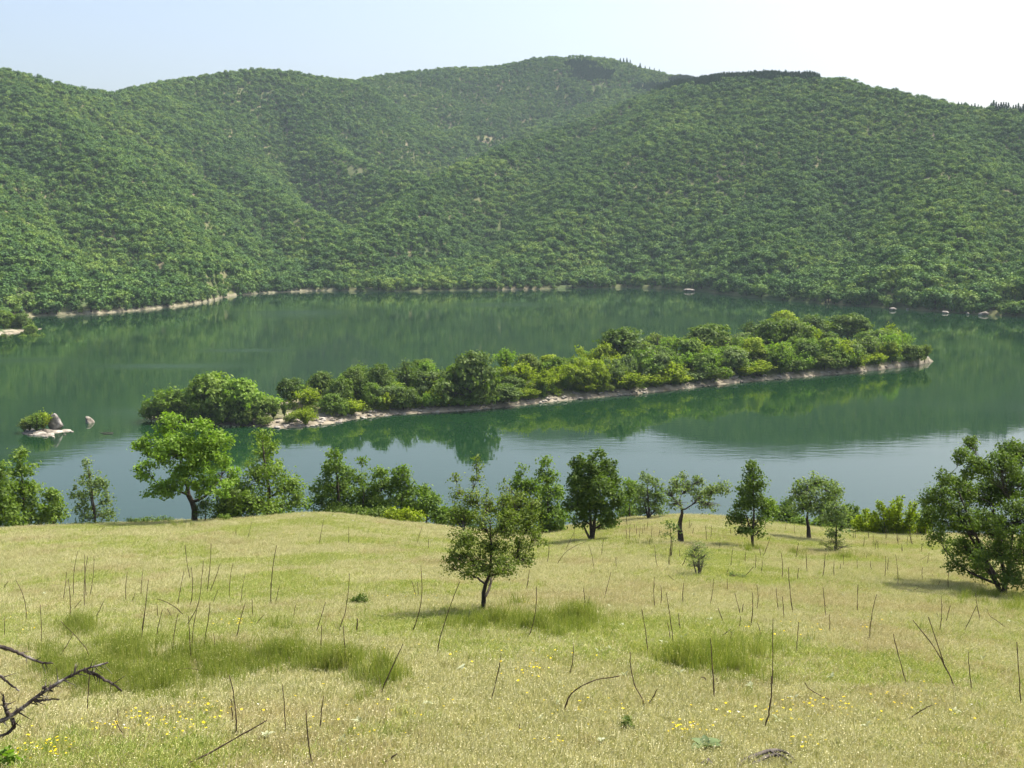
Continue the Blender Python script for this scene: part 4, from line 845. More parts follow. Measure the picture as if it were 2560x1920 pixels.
def spiky(label, base, tips, mat, D, seed, name='spiky_shrub'):
    """upright shrub of many leafy wands"""
    qq = np.random.default_rng(seed); a = azm(np.array(float(base[0])), np.array(float(base[1])))
    p = np.array([D * math.sin(a), D * math.cos(a), 0.]); p[2] = meadow_z(p[0], p[1]); s = D / F
    e = root_at(name, p, label, 'shrub'); tb = Tubes(); PP = []; TT_ = []
    for tx, ty in tips:
        for _ in range(3):
            t = at(np.array(float(tx + qq.normal(0, 7))), np.array(float(ty + abs(qq.normal(0, 10)))), D + qq.normal(0, .45)) - p
            b = np.array([t[0] * .45 + qq.normal(0, .12), qq.normal(0, .3), -.1]); pts = curve_pts(b, t, 7, .04, qq); tb.add(pts, np.linspace(.022, .006, 7), 4)
            m_ = 120; u = qq.random(m_) ** .75 * .92 + .08; c = np.stack([np.interp(u * 6, np.arange(7), pts[:, k_]) for k_ in range(3)], -1)
            PP.append(c + qq.normal(size=(m_, 3)) * .13 * (1.15 - .75 * u)[:, None]); TT_.append(np.clip(.5 * qq.random() + .5 * qq.random(m_), 0, 1))
    V, Fc, T = leaf_quads(np.concatenate(PP), .13, qq, .5, .5, np.concatenate(TT_))
    obj('stems', tb.mesh('stems'), M['bark'], e); obj('crown', mesh_np('crown', V, Fc, tint=T), M[mat], e); return e
spiky('bright yellow-green shrub of upright leafy wands at the meadow brink', (2240, 1338), [(2201, 1250), (2212, 1265), (2228, 1243), (2246, 1233), (2258, 1250), (2276, 1252), (2290, 1275), (2190, 1275), (2236, 1260), (2266, 1270), (2222, 1290), (2250, 1295), (2280, 1300), (2200, 1300)], 'leaf_yellow', 52, 501)
spiky('lower yellow-green shrub spreading beside the shrub of upright wands', (2175, 1336), [(2150, 1290), (2165, 1268), (2178, 1280), (2185, 1295), (2140, 1300), (2160, 1305)], 'leaf_yellow', 52.5, 502)
spiky('yellow-green bush between the shrub of upright wands and the big leafy tree', (2310, 1338), [(2300, 1285), (2315, 1280), (2325, 1295), (2305, 1300)], 'leaf_yellow', 52.5, 503)
# the thorny tree in the middle of the meadow
fg_tree('thorn_tree', 'airy olive-green thorny tree with dark crooked trunk in mid-meadow', (1206, 1530),
        [(1192, 1162, 9, 26, 0), (1193, 1205, 16, 28, 0), (1140, 1200, 10, 20, 20), (1142, 1240, 18, 30, 20), (1178, 1255, 30, 36), (1225, 1270, 28, 40), (1262, 1222, 12, 28, -15), (1268, 1262, 24, 34), (1300, 1258, 28, 36), (1334, 1262, 18, 26), (1150, 1300, 36, 38), (1205, 1315, 40, 42), (1270, 1320, 42, 44), (1325, 1315, 32, 40), (1160, 1355, 40, 38), (1230, 1368, 44, 40), (1300, 1365, 44, 36),
         (1140, 1398, 34, 26), (1185, 1405, 42, 30), (1255, 1405, 46, 28), (1305, 1400, 34, 22), (1125, 1420, 20, 14), (1225, 1436, 34, 18), (1170, 1438, 30, 18), (1345, 1345, 20, 26), (1205, 1425, 40, 22), (1270, 1430, 30, 16)],
        'leaf_olive', [(1206, 1530), (1208, 1500), (1213, 1468), (1224, 1435), (1232, 1380), (1225, 1300)], r0=.055, leaf=.042, n_cl=820, per=15, cl=.062, seed=33, stems=1, fork=.2, inner=.1, twigs=.7, bare=90, bare_reach=1.3)
# the big leafy tree at the right
fg_tree('broadleaf_tree', 'big bushy dark green tree with several trunks at the meadow side', (2512, 1490),
        [(2428, 1112, 20, 20), (2415, 1145, 28, 22), (2440, 1175, 36, 30), (2525, 1128, 34, 26), (2560, 1140, 40, 36), (2500, 1170, 46, 36), (2365, 1200, 24, 26), (2345, 1245, 40, 32), (2400, 1225, 46, 36), (2470, 1240, 60, 46), (2545, 1220, 60, 50), (2325, 1295, 34, 34), (2385, 1300, 55, 42), (2460, 1320, 66, 46), (2545, 1310, 66, 56), (2345, 1350, 34, 26), (2410, 1375, 50, 34), (2490, 1390, 60, 36), (2570, 1390, 60, 50), (2390, 1412, 26, 18), (2450, 1430, 40, 26), (2540, 1450, 50, 26), (2620, 1250, 70, 90), (2640, 1370, 60, 70)],
        'leaf_dark', [(2512, 1490), (2510, 1440), (2500, 1360), (2480, 1260)], r0=.075, leaf=.066, n_cl=1700, per=25, cl=.085, seed=34, stems=5, fork=.12, inner=.25, twigs=.6)
fg_tree('twiggy_shrub', 'wispy pale green shrub of many thin stems in the open meadow', (1747, 1443), [(1745, 1372, 24, 16), (1728, 1390, 20, 16), (1762, 1392, 22, 16), (1745, 1410, 28, 14)], 'leaf_grey', r0=.022, leaf=.03, n_cl=110, per=11, cl=.07, seed=35, stems=7, bare=50, cat='shrub', bark='bark_grey', inner=.15, twigs=.9)
fg_tree('sapling', 'thin sapling with few leaves in front of the gnarled tree', (1676, 1396), [(1672, 1312, 12, 10), (1688, 1322, 10, 10), (1665, 1335, 10, 8), (1682, 1345, 10, 8)], 'leaf_grey', [(1676, 1396), (1678, 1350), (1676, 1320)], r0=.022, leaf=.06, n_cl=26, per=9, cl=.09, seed=36, stems=2, bare=12)
fg_tree('low_bush', 'small dark bush crouching in the dry grass left of the thorny tree'.replace('left of', 'beside'), (897, 1514), [(890, 1502, 14, 10), (904, 1500, 16, 11), (915, 1507, 10, 7)], 'leaf_dark', r0=.012, leaf=.035, n_cl=60, per=11, cl=.045, seed=37, cat='bush', stems=4)
fg_tree('low_bush', 'small upright green herb on the near slope of the meadow', (1567, 1832), [(1567, 1800, 8, 9), (1562, 1812, 10, 9), (1573, 1818, 11, 9), (1566, 1825, 12, 6)], 'leaf_dark', r0=.006, leaf=.028, n_cl=34, per=9, cl=.02, seed=38, cat='plant', stems=3)
fg_tree('low_bush', 'scraggly grey weed tangle at the near right of the meadow'.replace('near right', 'bare patch'), (1840, 1448), [(1835, 1440, 20, 8), (1855, 1442, 14, 7)], 'leaf_grey', r0=.01, leaf=.03, n_cl=30, per=9, cl=.04, seed=39, cat='bush', stems=5, bare=20)
for k, (bx, by) in enumerate([(330, 1312), (352, 1310), (385, 1309), (560, 1303), (415, 1308)]):
    fg_tree('low_bush', 'tuft of low weeds on the meadow brink against the lake', (bx, by), [(bx - 5, by - 9, 10, 9), (bx + 8, by - 7, 10, 7)], 'leaf_mid', r0=.015, leaf=.07, n_cl=22, per=10, cl=.09, seed=40 + k, cat='bush', stems=3, bare=8)
    bpy.data.objects
for o in list(COL.objects):
    if o.get('label') == 'tuft of low weeds on the meadow brink against the lake': o['group'] = 'weed tufts on the meadow brink'

# ================================================================== STALKS
Z6 = """385 545 408 370;455 525 478 240;530 530 520 262;522 590 541 270;550 520 577 265;425 700 420 410;157 690 98 420;247 860 247 570;30 780 30 640;15 485 50 425;440 610 500 540;580 660 637 545;775 560 782 368;865 520 878 355;800 575 830 495;868 740 913 415;858 830 900 520;958 780 998 600;975 660 965 570;1165 600 1175 340;1170 420 1137 200;1090 580 1130 365;1270 510 1297 195;1282 510 1355 315;1302 580 1340 475;1410 540 1432 315;1480 570 1508 375;1665 575 1700 205;1690 570 1720 450;1670 480 1662 430;1065 660 1030 595;1060 870 1095 625;1178 940 1160 640;1182 890 1210 600;1245 860 1290 560;1325 915 1312 745;1450 790 1507 555;1535 725 1620 635;1550 650 1548 535;1800 670 1818 570;1940 750 2000 555;1970 915 1977 695;2130 975 2110 700;2190 750 2197 655;320 940 450 745;530 1250 555 960;775 1400 705 1265;722 1290 722 1210;1430 1290 1418 1150;1755 1360 1737 1060;1925 1573 1880 1220;1965 1360 1988 1130;1520 175 1548 60;1452 160 1452 95;1960 205 1990 40;2140 205 2142 90;600 135 645 90;1050 150 1045 125"""
Z7 = """470 205 505 90;545 240 547 165;470 540 440 425;476 540 475 430;245 1130 388 812;100 750 105 655;925 1170 990 875;1145 495 1165 355;1275 320 1285 175;1380 240 1440 120;1560 355 1528 200;1605 280 1620 165;1700 350 1697 275;1620 545 1665 370;1505 650 1497 465;1508 620 1533 520;1405 1010 1432 800;1885 1200 1950 1085;1105 1370 1103 1305;1895 870 1855 600;2055 870 2005 495;2030 800 2012 680;1935 600 1932 400;1965 590 1970 450;2110 580 2112 435;2095 730 2083 620;2075 435 2015 385;1955 350 1933 205;2020 340 2035 220;2100 340 2130 270;1900 220 1905 160;1757 180 1757 85;1780 175 1783 70;1822 150 1822 85;1838 180 1845 85;1858 150 1862 85;1870 130 1872 75;1915 170 1918 85;1955 160 1965 110;1440 205 1440 100"""
Z8 = """30 340 40 215;105 340 138 270;95 290 95 230;335 240 345 160;260 180 255 85;280 175 290 80;410 340 425 205;385 385 395 350;500 320 502 245;560 365 565 260;600 290 585 215;605 280 655 150;590 390 607 295;470 415 550 335;725 420 720 250;810 300 828 190;880 380 873 260;820 430 828 345;970 415 985 300;985 350 990 250;1045 405 1045 300;1080 360 1085 320;1105 350 1105 260;1125 350 1125 320;1185 365 1185 290;1245 300 1243 265;1280 370 1270 300;1355 410 1360 270;1375 375 1380 280;1435 460 1422 260;1590 430 1588 340;1615 330 1630 250;1550 305 1620 265;1750 485 1755 350;1680 465 1697 420;1510 495 1565 465;1650 410 1648 380;280 575 305 410;388 490 388 410;565 615 570 445;470 640 435 500;480 640 487 565;375 700 332 590;455 725 470 640;530 710 543 495;705 610 690 465;740 675 728 520;795 635 765 340;995 670 977 465;1015 610 985 565;1190 625 1192 445;1265 800 1308 505;1020 750 1017 630;815 880 828 675;595 770 575 680;410 830 415 740;310 1160 285 775;300 790 410 720;305 780 308 730;340 1085 322 1020;665 1080 670 655;1495 1070 1410 750;1895 1105 1873 860;2195 1200 2168 800;1690 750 1703 515;1690 660 1675 620;1730 690 1760 575;1840 740 1920 575;1945 680 1915 500;2070 1070 2060 1040"""
def zp(txt, ox, oy, k=2.4578):
    return [[ox + a / k, oy + b / k, ox + c / k, oy + d / k] for a, b, c, d in (map(float, t.split()) for t in txt.split(';'))]
ST = np.array(zp(Z6, 0, 1280) + zp(Z7, 850, 1280) + zp(Z8, 1660, 1280))
qq = np.random.default_rng(21)
ex = []
for k in range(48):
    bx = qq.uniform(2130, 2330) if k < 34 else qq.uniform(1560, 2000); by = qq.uniform(1342, 1385) if k < 34 else qq.uniform(1315, 1345); ex.append([bx, by, bx + qq.normal(0, 4), by - qq.uniform(14, 36)])
ST = np.concatenate([ST, ex])
BS = on_meadow(ST[:, 0], ST[:, 1])
def stalk_pts(b, tip_px, bulge, n=9, ddepth=0.0):
    D = math.hypot(b[0], b[1]); t = at(np.array(tip_px[0]), np.array(tip_px[1]), D + ddepth)
    m = (b + t) / 2 + np.array([bulge, 0, 0]); u = np.linspace(0, 1, n)[:, None]
    return (1 - u) ** 2 * b + 2 * u * (1 - u) * m + u * u * t
def add_stalk(name, b, pts, label, group, r=.0125, leaves=False, forks=()):
    tb = Tubes(); rr = r * np.linspace(1.05, .62, len(pts)) * (1 + .1 * qq.normal(size=len(pts)))
    pp = pts - b; pp = pp.copy(); pp[0, 2] -= .05
    pp[1:-1] += qq.normal(0, .0022, (len(pp) - 2, 3)); tb.add(pp, rr, 6, .22)
    for f in forks: tb.add(f - b, r * .85 * np.linspace(1, .65, len(f)), 6, .22)
    o = obj(name, tb.mesh(name), M['stalk'], loc=tuple(b), label=label, cat='stalk', group=group)
    if leaves:
        c = pp[1] * .5; n_ = 26; u = qq.random(n_) * .16; P_ = pp[0] + (pp[2] - pp[0]) * u[:, None] * 1.6 + qq.normal(0, .022, (n_, 3))
        V, Fc, T = leaf_quads(P_, .06, qq, .2, .6); obj('dried_leaves', mesh_np('dried_leaves', V, Fc, tint=T), M['dry_leaf'], o)
    return o
LMK = [('by the stones of the knoll', 800, 1296), ('by the bright yellow-green tree', 486, 1308), ('beside the thorny tree', 1206, 1530), ('before the dark round tree', 1482, 1360), ('by the gnarled tree', 1702, 1365), ('by the narrow upright tree', 1882, 1376),
       ('by the airy young tree', 2090, 1382), ('before the shrub of upright wands', 2240, 1345), ('by the big bushy tree', 2480, 1495), ('near the wispy shrub', 1747, 1445), ('near the low dark bush', 897, 1515), ('near the forked stalk', 2390, 1732), ('near the long arched stalk', 1412, 1786),
       ('around the hooped stalk in the tall grass', 525, 1690), ('near the tall sturdy stalk', 1909, 1822), ('behind the thorny branch', 150, 1680), ('near the long fallen stalk', 560, 1860), ('on the open slope above the hooped stalk', 400, 1480), ('on the open slope beyond the forked stalk', 2200, 1600), ('on the brink among the distant trees', 1560, 1310)]
LMP = on_meadow([l[1] for l in LMK], [l[2] for l in LMK])
near_phrase = lambda p: LMK[int(np.argmin(np.linalg.norm(LMP - p, axis=1)))][0]
for k, (s_, b) in enumerate(zip(ST, BS)):
    D = math.hypot(b[0], b[1]); dx = s_[2] - s_[0]; dyp = s_[1] - s_[3]; L_ = math.hypot(dx, dyp) * D / F
    lean = abs(dx) / max(dyp, 1)
    kind_ = 'straight upright' if lean < .12 else 'slanting' if lean < .5 else 'low-leaning'
    lb = ('short ' if L_ < .5 else 'tall ' if L_ > .95 else '') + kind_ + ' dead brown stalk ' + near_phrase(b); gp = kind_ + ' dead stalks'
    add_stalk('dead_stalk', b, stalk_pts(b, s_[2:], qq.normal(0, .06) * L_ + np.sign(-dx) * lean * -.06 * L_, ddepth=qq.normal(0, .05) * L_), lb, gp, r=np.clip(.0056 + .00011 * D, .0056, .0105) * qq.uniform(.85, 1.15), leaves=(D < 22 and qq.random() < .55))
def special(path6, label, r=.0088, leaves=True, fork=None):
    P6 = np.array(path6, float); b = on_meadow(P6[0, 0], P6[0, 1])[0]; D = math.hypot(b[0], b[1])
    W = np.array([at(np.array(a), np.array(c), D) for a, c in P6]); W[0] = b
    u = np.linspace(0, len(W) - 1, 14); W2 = np.stack([np.interp(u, np.arange(len(W)), W[:, i_]) for i_ in range(3)], -1)
    for _ in range(2): W2[1:-1] = .25 * W2[:-2] + .5 * W2[1:-1] + .25 * W2[2:]
    fk = []
    if fork is not None:
        Fk = np.array([at(np.array(a), np.array(c), D) for a, c in fork]); u = np.linspace(0, len(Fk) - 1, 8); fk = [np.stack([np.interp(u, np.arange(len(Fk)), Fk[:, i_]) for i_ in range(3)], -1)]
    return add_stalk('dead_stalk', b, W2, label, 'bent and fallen dead stalks', min(r, .0105) * .85, leaves, fk)
z6 = lambda *p: [(a / 2.4578, 1280 + b / 2.4578) for a, b in p]
z7 = lambda *p: [(850 + a / 2.4578, 1280 + b / 2.4578) for a, b in p]
z8 = lambda *p: [(1660 + a / 2.4578, 1280 + b / 2.4578) for a, b in p]
special(z6((1138, 715), (1165, 665), (1215, 590), (1235, 480), (1250, 300)), 'tall dead stalk rising from a crooked clumped foot above the green grass')
special(z6((1140, 645), (1080, 585), (1020, 550), (965, 535)), 'dead stalk bent over sideways beside the crooked clumped one', leaves=False, r=.010)
special(z6((1290, 1010), (1230, 970), (1160, 958), (1090, 965), (1030, 998)), 'dead stalk arched over like a hoop in the tall green grass', leaves=False)
special(z6((555, 945), (540, 850), (490, 790), (375, 672)), 'bent dead stalk crossing another behind the thorny branch', leaves=False)
special(z6((1452, 1372), (1450, 1240), (1435, 1110), (1408, 1000)), 'pale dead stalk curving at its tip, a short straight one beside it')
special(z6((1108, 1573), (1380, 1430), (1640, 1280)), 'long fallen dead stalk lying aslant on the near grass', leaves=False, r=.011)
special(z6((1700, 1402), (1620, 1390), (1540, 1392)), 'short broken stalk lying flat on the near grass', leaves=False, r=.009)
special(z6((2078, 742), (2095, 690), (2122, 620), (2140, 500), (2147, 380)), 'dead stalk with a kinked foot beside the low dark bush')
special(z7((430, 770), (485, 640), (507, 480), (500, 400), (497, 330)), 'slim dead stalk bowing outward near the thorny tree', leaves=False)
special(z7((595, 880), (608, 800), (660, 620), (735, 430)), 'dead stalk with seed lumps at its foot beside the thorny tree trunk')
special(z7((1145, 785), (1180, 720), (1205, 600), (1208, 460)), 'dead stalk with hooked foot in the tall green grass by the thorny tree')
special(z7((1330, 325), (1380, 250), (1440, 210), (1515, 180)), 'dead stalk arching over towards the dark round tree', leaves=False)
special(z7((1382, 1245), (1378, 1190), (1420, 1110), (1520, 1045), (1620, 1020), (1715, 1008)), 'dead stalk bowed over in a long arch, its foot thick with dried leaves', r=.014)
special(z7((1872, 1205), (1860, 1150), (1810, 1070), (1785, 960), (1782, 860)), 'dead stalk curving up from a lumpy foot beside the long arched stalk')
special(z7((230, 1573), (290, 1530), (350, 1485)), 'dark stick lying in the nearest grass', leaves=False, r=.011)
special(z8((612, 1332), (640, 1270), (660, 1150), (660, 1010)), 'tall sturdy dead stalk with a curved foot and a second stalk above it', r=.013)
special(z8((1105, 1190), (1040, 1160), (960, 1130), (880, 1080), (865, 1045)), 'dead stalk lying low with its tip curled up', leaves=True)
special(z8((1792, 1112), (1775, 1040), (1720, 930), (1640, 800), (1530, 665)), 'big dead stalk forked into two straight prongs', r=.015, fork=z8((1720, 930), (1690, 840), (1625, 645)))
special(z8((2110, 720), (2050, 670), (2000, 640), (1985, 595)), 'dead stalk bent low with upturned tip under the big bushy tree', leaves=False)
special(z8((1475, 1290), (1560, 1235), (1645, 1185)), 'thin dead stalk fallen aslant on the near slope', leaves=False, r=.009)
special(z8((885, 1250), (840, 1255), (790, 1260)), 'short dark stick lying flat among yellow flowers', leaves=False, r=.009)
special(z8((1310, 640), (1270, 633), (1235, 632)), 'short stick lying across an upright dead stalk', leaves=False, r=.009)
special(z8((272, 1062), (255, 1020), (225, 1010), (212, 1085)), 'thin dead stalk bent into a small hoop', leaves=False, r=.009)

# ================================================================== ROSETTES, HERBS, STONES
RS = np.array([[a / 2.4578, 1280 + b / 2.4578] for a, b in [(205, 180), (275, 515), (300, 845), (815, 655), (870, 275), (1485, 350), (1345, 630), (1905, 560), (2000, 215), (1385, 235), (1960, 405), (2200, 1310), (1640, 1410)]] +
              [[850 + a / 2.4578, 1280 + b / 2.4578] for a, b in [(120, 1320), (535, 1200), (595, 550), (380, 380), (745, 980), (1275, 605), (1355, 1085), (1335, 1200), (1605, 1440), (1590, 885), (1665, 865), (1735, 715), (1665, 600), (1750, 1030), (2085, 1015), (1985, 825), (2110, 790), (1230, 1300), (1895, 825), (15, 1440), (520, 400), (205, 275), (240, 115)]] +
              [[1660 + a / 2.4578, 1280 + b / 2.4578] for a, b in [(285, 680), (1105, 525), (900, 800), (950, 680), (1330, 715), (1960, 925), (530, 1098), (800, 1170), (700, 1310), (1250, 1335), (2130, 690), (1020, 1040), (120, 795), (1790, 1250), (180, 520), (1400, 640), (1520, 1000)]])
LM = []
for v in range(3):
    t = np.linspace(0, 1, 6); wv = np.array([.25, .75, 1, .85, .5, .02]) * .5; L_ = 1.0
    zc = .55 * t - (.25 + .25 * v) * t * t; V = []
    for i_ in range(6): V += [(-wv[i_] * .42, t[i_], zc[i_] + wv[i_] * .1), (0, t[i_], zc[i_] - .02), (wv[i_] * .42, t[i_], zc[i_] + wv[i_] * .1)]
    Fq = [(3 * i_ + j_, 3 * i_ + j_ + 1, 3 * i_ + j_ + 4, 3 * i_ + j_ + 3) for i_ in range(5) for j_ in range(2)]
    me = mesh_np('leaf', np.array(V), np.array(Fq), True, tint=np.full(18, .2 + .3 * v)); me.materials.append(M['rosette']); LM.append(me)
for k, b in enumerate(on_meadow(RS[:, 0], RS[:, 1])):
    D = math.hypot(b[0], b[1]); e = root_at('woolly_plant', b, 'pale woolly grey-white leaf rosette ' + near_phrase(b), 'plant', 'pale woolly rosettes'); n_ = qq.integers(5, 9)
    for j_ in range(n_):
        l = obj('leaf', LM[qq.integers(3)], None, e); s = qq.uniform(.045, .10); l.scale = (s, s, s * qq.uniform(.8, 1.7)); l.rotation_euler = (qq.uniform(.1, .9), 0, j_ * 6.283 / n_ + qq.normal(0, .3)); l.location = (0, 0, .03)
e = root_at('broad_leaved_herb', on_meadow(1765, 1880)[0], 'green broad-leaved herb in the near grass', 'plant')
M['herb_leaf'] = leaf_mat('herb_leaf', [(.09, .13, .05), (.13, .18, .07)], trans=.2)
for j_ in range(6):
    l = obj('leaf', LM[j_ % 3].copy(), None, e); l.data.materials.clear(); l.data.materials.append(M['herb_leaf']); s = .13 + .03 * (j_ % 3); l.scale = (s * 1.6, s, s); l.rotation_euler = (.3, 0, j_ * 1.05); l.location = (0, 0, .04)
# pale stones on the knoll
for k, (px, py, w_) in enumerate([(745, 1292, 9), (760, 1289, 12), (778, 1287, 8), (800, 1287, 11), (818, 1288, 9), (836, 1290, 12), (852, 1293, 7), (880, 1301, 8), (970, 1310, 7)]):
    p = on_meadow(px, py + 4)[0]; s = f_scale(p); rock('knoll_stone', RK[k % 6], p + [0, 0, .02], (w_ * s, w_ * s * .8, w_ * s * .38), 'pale flat stone half buried on the crest of the knoll', 'stone', 'stones on the knoll', k * 1.1)
# weathered root at the near edge
b = on_meadow(1900, 1912)[0]; D = math.hypot(b[0], b[1]); tb = Tubes()
def smooth_log(W):
    u = np.linspace(0, len(W) - 1, 14); W2 = np.stack([np.interp(u, np.arange(len(W)), W[:, i_]) for i_ in range(3)], -1)
    W2[1:-1] = .25 * W2[:-2] + .5 * W2[1:-1] + .25 * W2[2:]; return W2
def W_(px, py, up): 
    p = on_meadow(px, py)[0]; p[2] += up; return p - b
for pts, r_ in [([(1846, 1919, .02), (1880, 1911, .07), (1920, 1903, .10), (1960, 1901, .09), (1990, 1908, .02)], .026), ([(1880, 1921, .03), (1915, 1913, .08), (1950, 1909, .09), (1985, 1917, .02)], .02), ([(1850, 1911, .02), (1890, 1903, .05), (1935, 1896, .06), (1965, 1897, .03)], .012), ([(1925, 1904, .1), (1945, 1912, .08), (1968, 1921, .03)], .012)]:
    tb.add(smooth_log(np.array([W_(*p) for p in pts])), r_ * np.linspace(.9, .5, 14), 8, .25)
obj('fallen_log', tb.mesh('fallen_log'), M['bark_grey'], loc=tuple(b), label='weathered dark fallen branches with bleached streaks in the nearest grass', cat='log')
b = on_meadow(1770, 1916)[0]; tb = Tubes(); tb.add(np.array([W_(1757, 1919, .03), W_(1770, 1917, .05), W_(1782, 1919, .02)]), [.02, .03, .015], 7, .2)
obj('wood_scrap', tb.mesh('wood_scrap'), M['thorn'], loc=tuple(b), label='small dark scrap of wood beside the fallen log', cat='wood')

# thorn bush reaching in from beside the camera
DT = 3.0
TB0 = np.array([-2.05, 2.55, 0.0]); TB0[2] = meadow_z(TB0[0], TB0[1])
e = root_at('thorn_bush', TB0, 'bare dark thorny branches reaching over the meadow grass', 'bush')
def tpt(zx, zy, D=DT): return at(np.array(zx / 4.6075), np.array(1560 + zy / 4.6075), D) - TB0
def smooth_path(W, n=44):
    u = np.linspace(0, len(W) - 1, n); W2 = np.stack([np.interp(u, np.arange(len(W)), np.array(W)[:, i_]) for i_ in range(3)], -1)
    for _ in range(2): W2[1:-1] = .25 * W2[:-2] + .5 * W2[1:-1] + .25 * W2[2:]
    return W2
def thorny(name, W, r0_, r1_, n_th, jit=.0008):
    tb = Tubes(); P_ = smooth_path(W); P_[1:-1] += qq.normal(0, jit, (len(P_) - 2, 3)); tb.add(P_, np.linspace(r0_, r1_, len(P_)), 7, .15)
    br = obj(name, tb.mesh(name), M['thorn'], e)
    for _ in range(n_th):
        k = qq.integers(1, len(P_) - 1); rr = np.interp(k, [0, len(P_)], [r0_, r1_]); d = unit(1, qq)[0]; t = P_[k + 1] - P_[k - 1]; t /= np.linalg.norm(t); d = d - t * (d @ t) + t * .4; d /= np.linalg.norm(d)
        L_ = qq.uniform(.014, .045); tt = Tubes(); tt.add([P_[k], P_[k] + d * L_ * .5, P_[k] + d * L_], [rr * .55, rr * .3, .0006], 4); obj('thorn', tt.mesh('thorn'), M['thorn'], br)
    return br
stem = [np.array([0, 0, -.15]), np.array([.1, .05, .5]), np.array([.05, .1, 1.0]), tpt(-420, 1290), tpt(-180, 1190), tpt(0, 1130), tpt(120, 1060), tpt(250, 980), tpt(330, 905), tpt(450, 820), tpt(600, 725), tpt(760, 620), tpt(860, 575), tpt(970, 520), tpt(1080, 490), tpt(1240, 445)]
thorny('branch', stem, .0078, .0024, 70, .0004)
thorny('side_branch', [tpt(965, 522), tpt(1040, 570), tpt(1110, 580), tpt(1220, 650), tpt(1320, 700), tpt(1395, 772)], .0055, .0025, 12)
thorny('side_branch', [tpt(400, 885), tpt(480, 880), tpt(580, 868), tpt(690, 866)], .004, .0015, 4)
thorny('side_branch', [tpt(100, 1060), tpt(60, 960), tpt(40, 880), tpt(42, 815)], .006, .002, 5)
thorny('side_branch', [tpt(140, 1090), tpt(165, 1180), tpt(90, 1260), tpt(-40, 1300)], .006, .003, 5)
thorny('side_branch', [tpt(490, 735), tpt(540, 745), tpt(610, 775)], .005, .002, 3)
thorny('side_branch', [np.array([.05, .1, 1.0]), tpt(-400, 120, 3.3), tpt(-150, 220, 3.3), tpt(0, 260, 3.3), tpt(180, 315, 3.3), tpt(350, 395, 3.3), tpt(500, 450, 3.3), tpt(610, 452, 3.3)], .009, .002, 16)
thorny('side_branch', [np.array([.05, .1, 1.0]), tpt(-300, 480, 3.2), tpt(-120, 540, 3.2), tpt(0, 600, 3.2), tpt(100, 680, 3.2), tpt(220, 768, 3.2)], .007, .002, 12)
# leafy shoot at the near left corner
b = on_meadow(-10, 1930)[0]; DD = math.hypot(b[0], b[1])
e = root_at('leafy_shoot', b, 'fresh yellow-green leafy shoot in the nearest grass under the thorny branch', 'plant')
q2 = np.random.default_rng(31); LB = []
for px, py, rx in [(12, 1885, 12), (30, 1890, 14), (48, 1905, 12), (5, 1905, 16), (30, 1915, 18), (-15, 1895, 16)]:
    c = at(np.array(float(px)), np.array(float(py)), DD) - b; LB.append((*c, rx * DD / F, rx * DD / F, rx * DD / F))
(V, Fc, T), C, k = foliage(LB, 60, 3, .02, .05, q2, up=.9, wide=.9, inner=.3); obj('leaves', mesh_np('leaves', V, Fc, tint=T), M['leaf_bright'], e)
tb = Tubes()
for c in C[::3]: tb.add(curve_pts((0, 0, -.03), c, 4, .1, q2), [.005, .004, .003, .002], 4)
obj('stems', tb.mesh('stems'), M['bark'], e)

# ================================================================== GRASS
def tuft(seed, n, rad, h0, h1, wdt, lean, seed_head=0.0, tlo=0., thi=1.):
    q = np.random.default_rng(seed); a = q.random(n) * 6.283; rr = rad * np.sqrt(q.random(n)); B = np.stack([np.cos(a) * rr, np.sin(a) * rr, np.full(n, -.01)], -1)
    h = q.uniform(h0, h1, n); d = q.random(n) * 6.283; ln = h * lean * q.random(n); out = np.stack([np.cos(d), np.sin(d), np.zeros(n)], -1)
    sdv = np.stack([-np.sin(d + 1.2), np.cos(d + 1.2), np.zeros(n)], -1) * (wdt * (.6 + .8 * q.random(n)))[:, None]
    m1 = B + out * (ln * .35)[:, None]; m1[:, 2] += h * .62; tip = B + out * ln[:, None]; tip[:, 2] += h
    V = np.stack([B - sdv, B + sdv, m1 + sdv * .8, m1 - sdv * .8, tip + sdv * .18, tip - sdv * .18], 1).reshape(-1, 3)
    i_ = np.arange(n)[:, None] * 6; Fc = np.concatenate([i_ + [0, 1, 2, 3], i_ + [3, 2, 4, 5]]); T = np.repeat(q.uniform(tlo, thi, n), 6)
    if seed_head:
        ns = int(n * seed_head); k = q.choice(n, ns, replace=False); v, f, _ = leaf_quads(tip[k], seed_head_size * 1.0, q, .3, .5)
        Fc = np.concatenate([Fc, f + len(V)]); V = np.concatenate([V, v]); T = np.concatenate([T, np.repeat(q.uniform(.75, 1, ns), 4)])
    return mesh_np('tuft', V, Fc, tint=T)
seed_head_size = .016
GP = []
for k in range(4): me = tuft(600 + k, 80, .15, .035, .11, .0035, .9, .26); me.materials.append(M['grass_dry']); GP.append(me)
for k in range(3): me = tuft(610 + k, 75, .15, .04, .14, .0032, .8, .28, 0, .9); me.materials.append(M['grass_rust']); GP.append(me)
for k in range(3): me = tuft(620 + k, 80, .14, .03, .11, .004, 1.0, .25, 0, .8); me.materials.append(M['grass_green']); GP.append(me)
gc = proto_collection('grass_tuft', GP)
def field(n, r0_, r1_, azl=33):
    az = rng.uniform(R(-azl), R(azl), n); r_ = np.sqrt(rng.uniform(r0_ ** 2, r1_ ** 2, n)); x_ = r_ * np.sin(az); y_ = r_ * np.cos(az)
    return np.stack([x_, y_, meadow_z(x_, y_)], -1), r_
FL = [field(30000, 5.5, 22), field(36000, 22, 36), field(62000, 36, 62)]
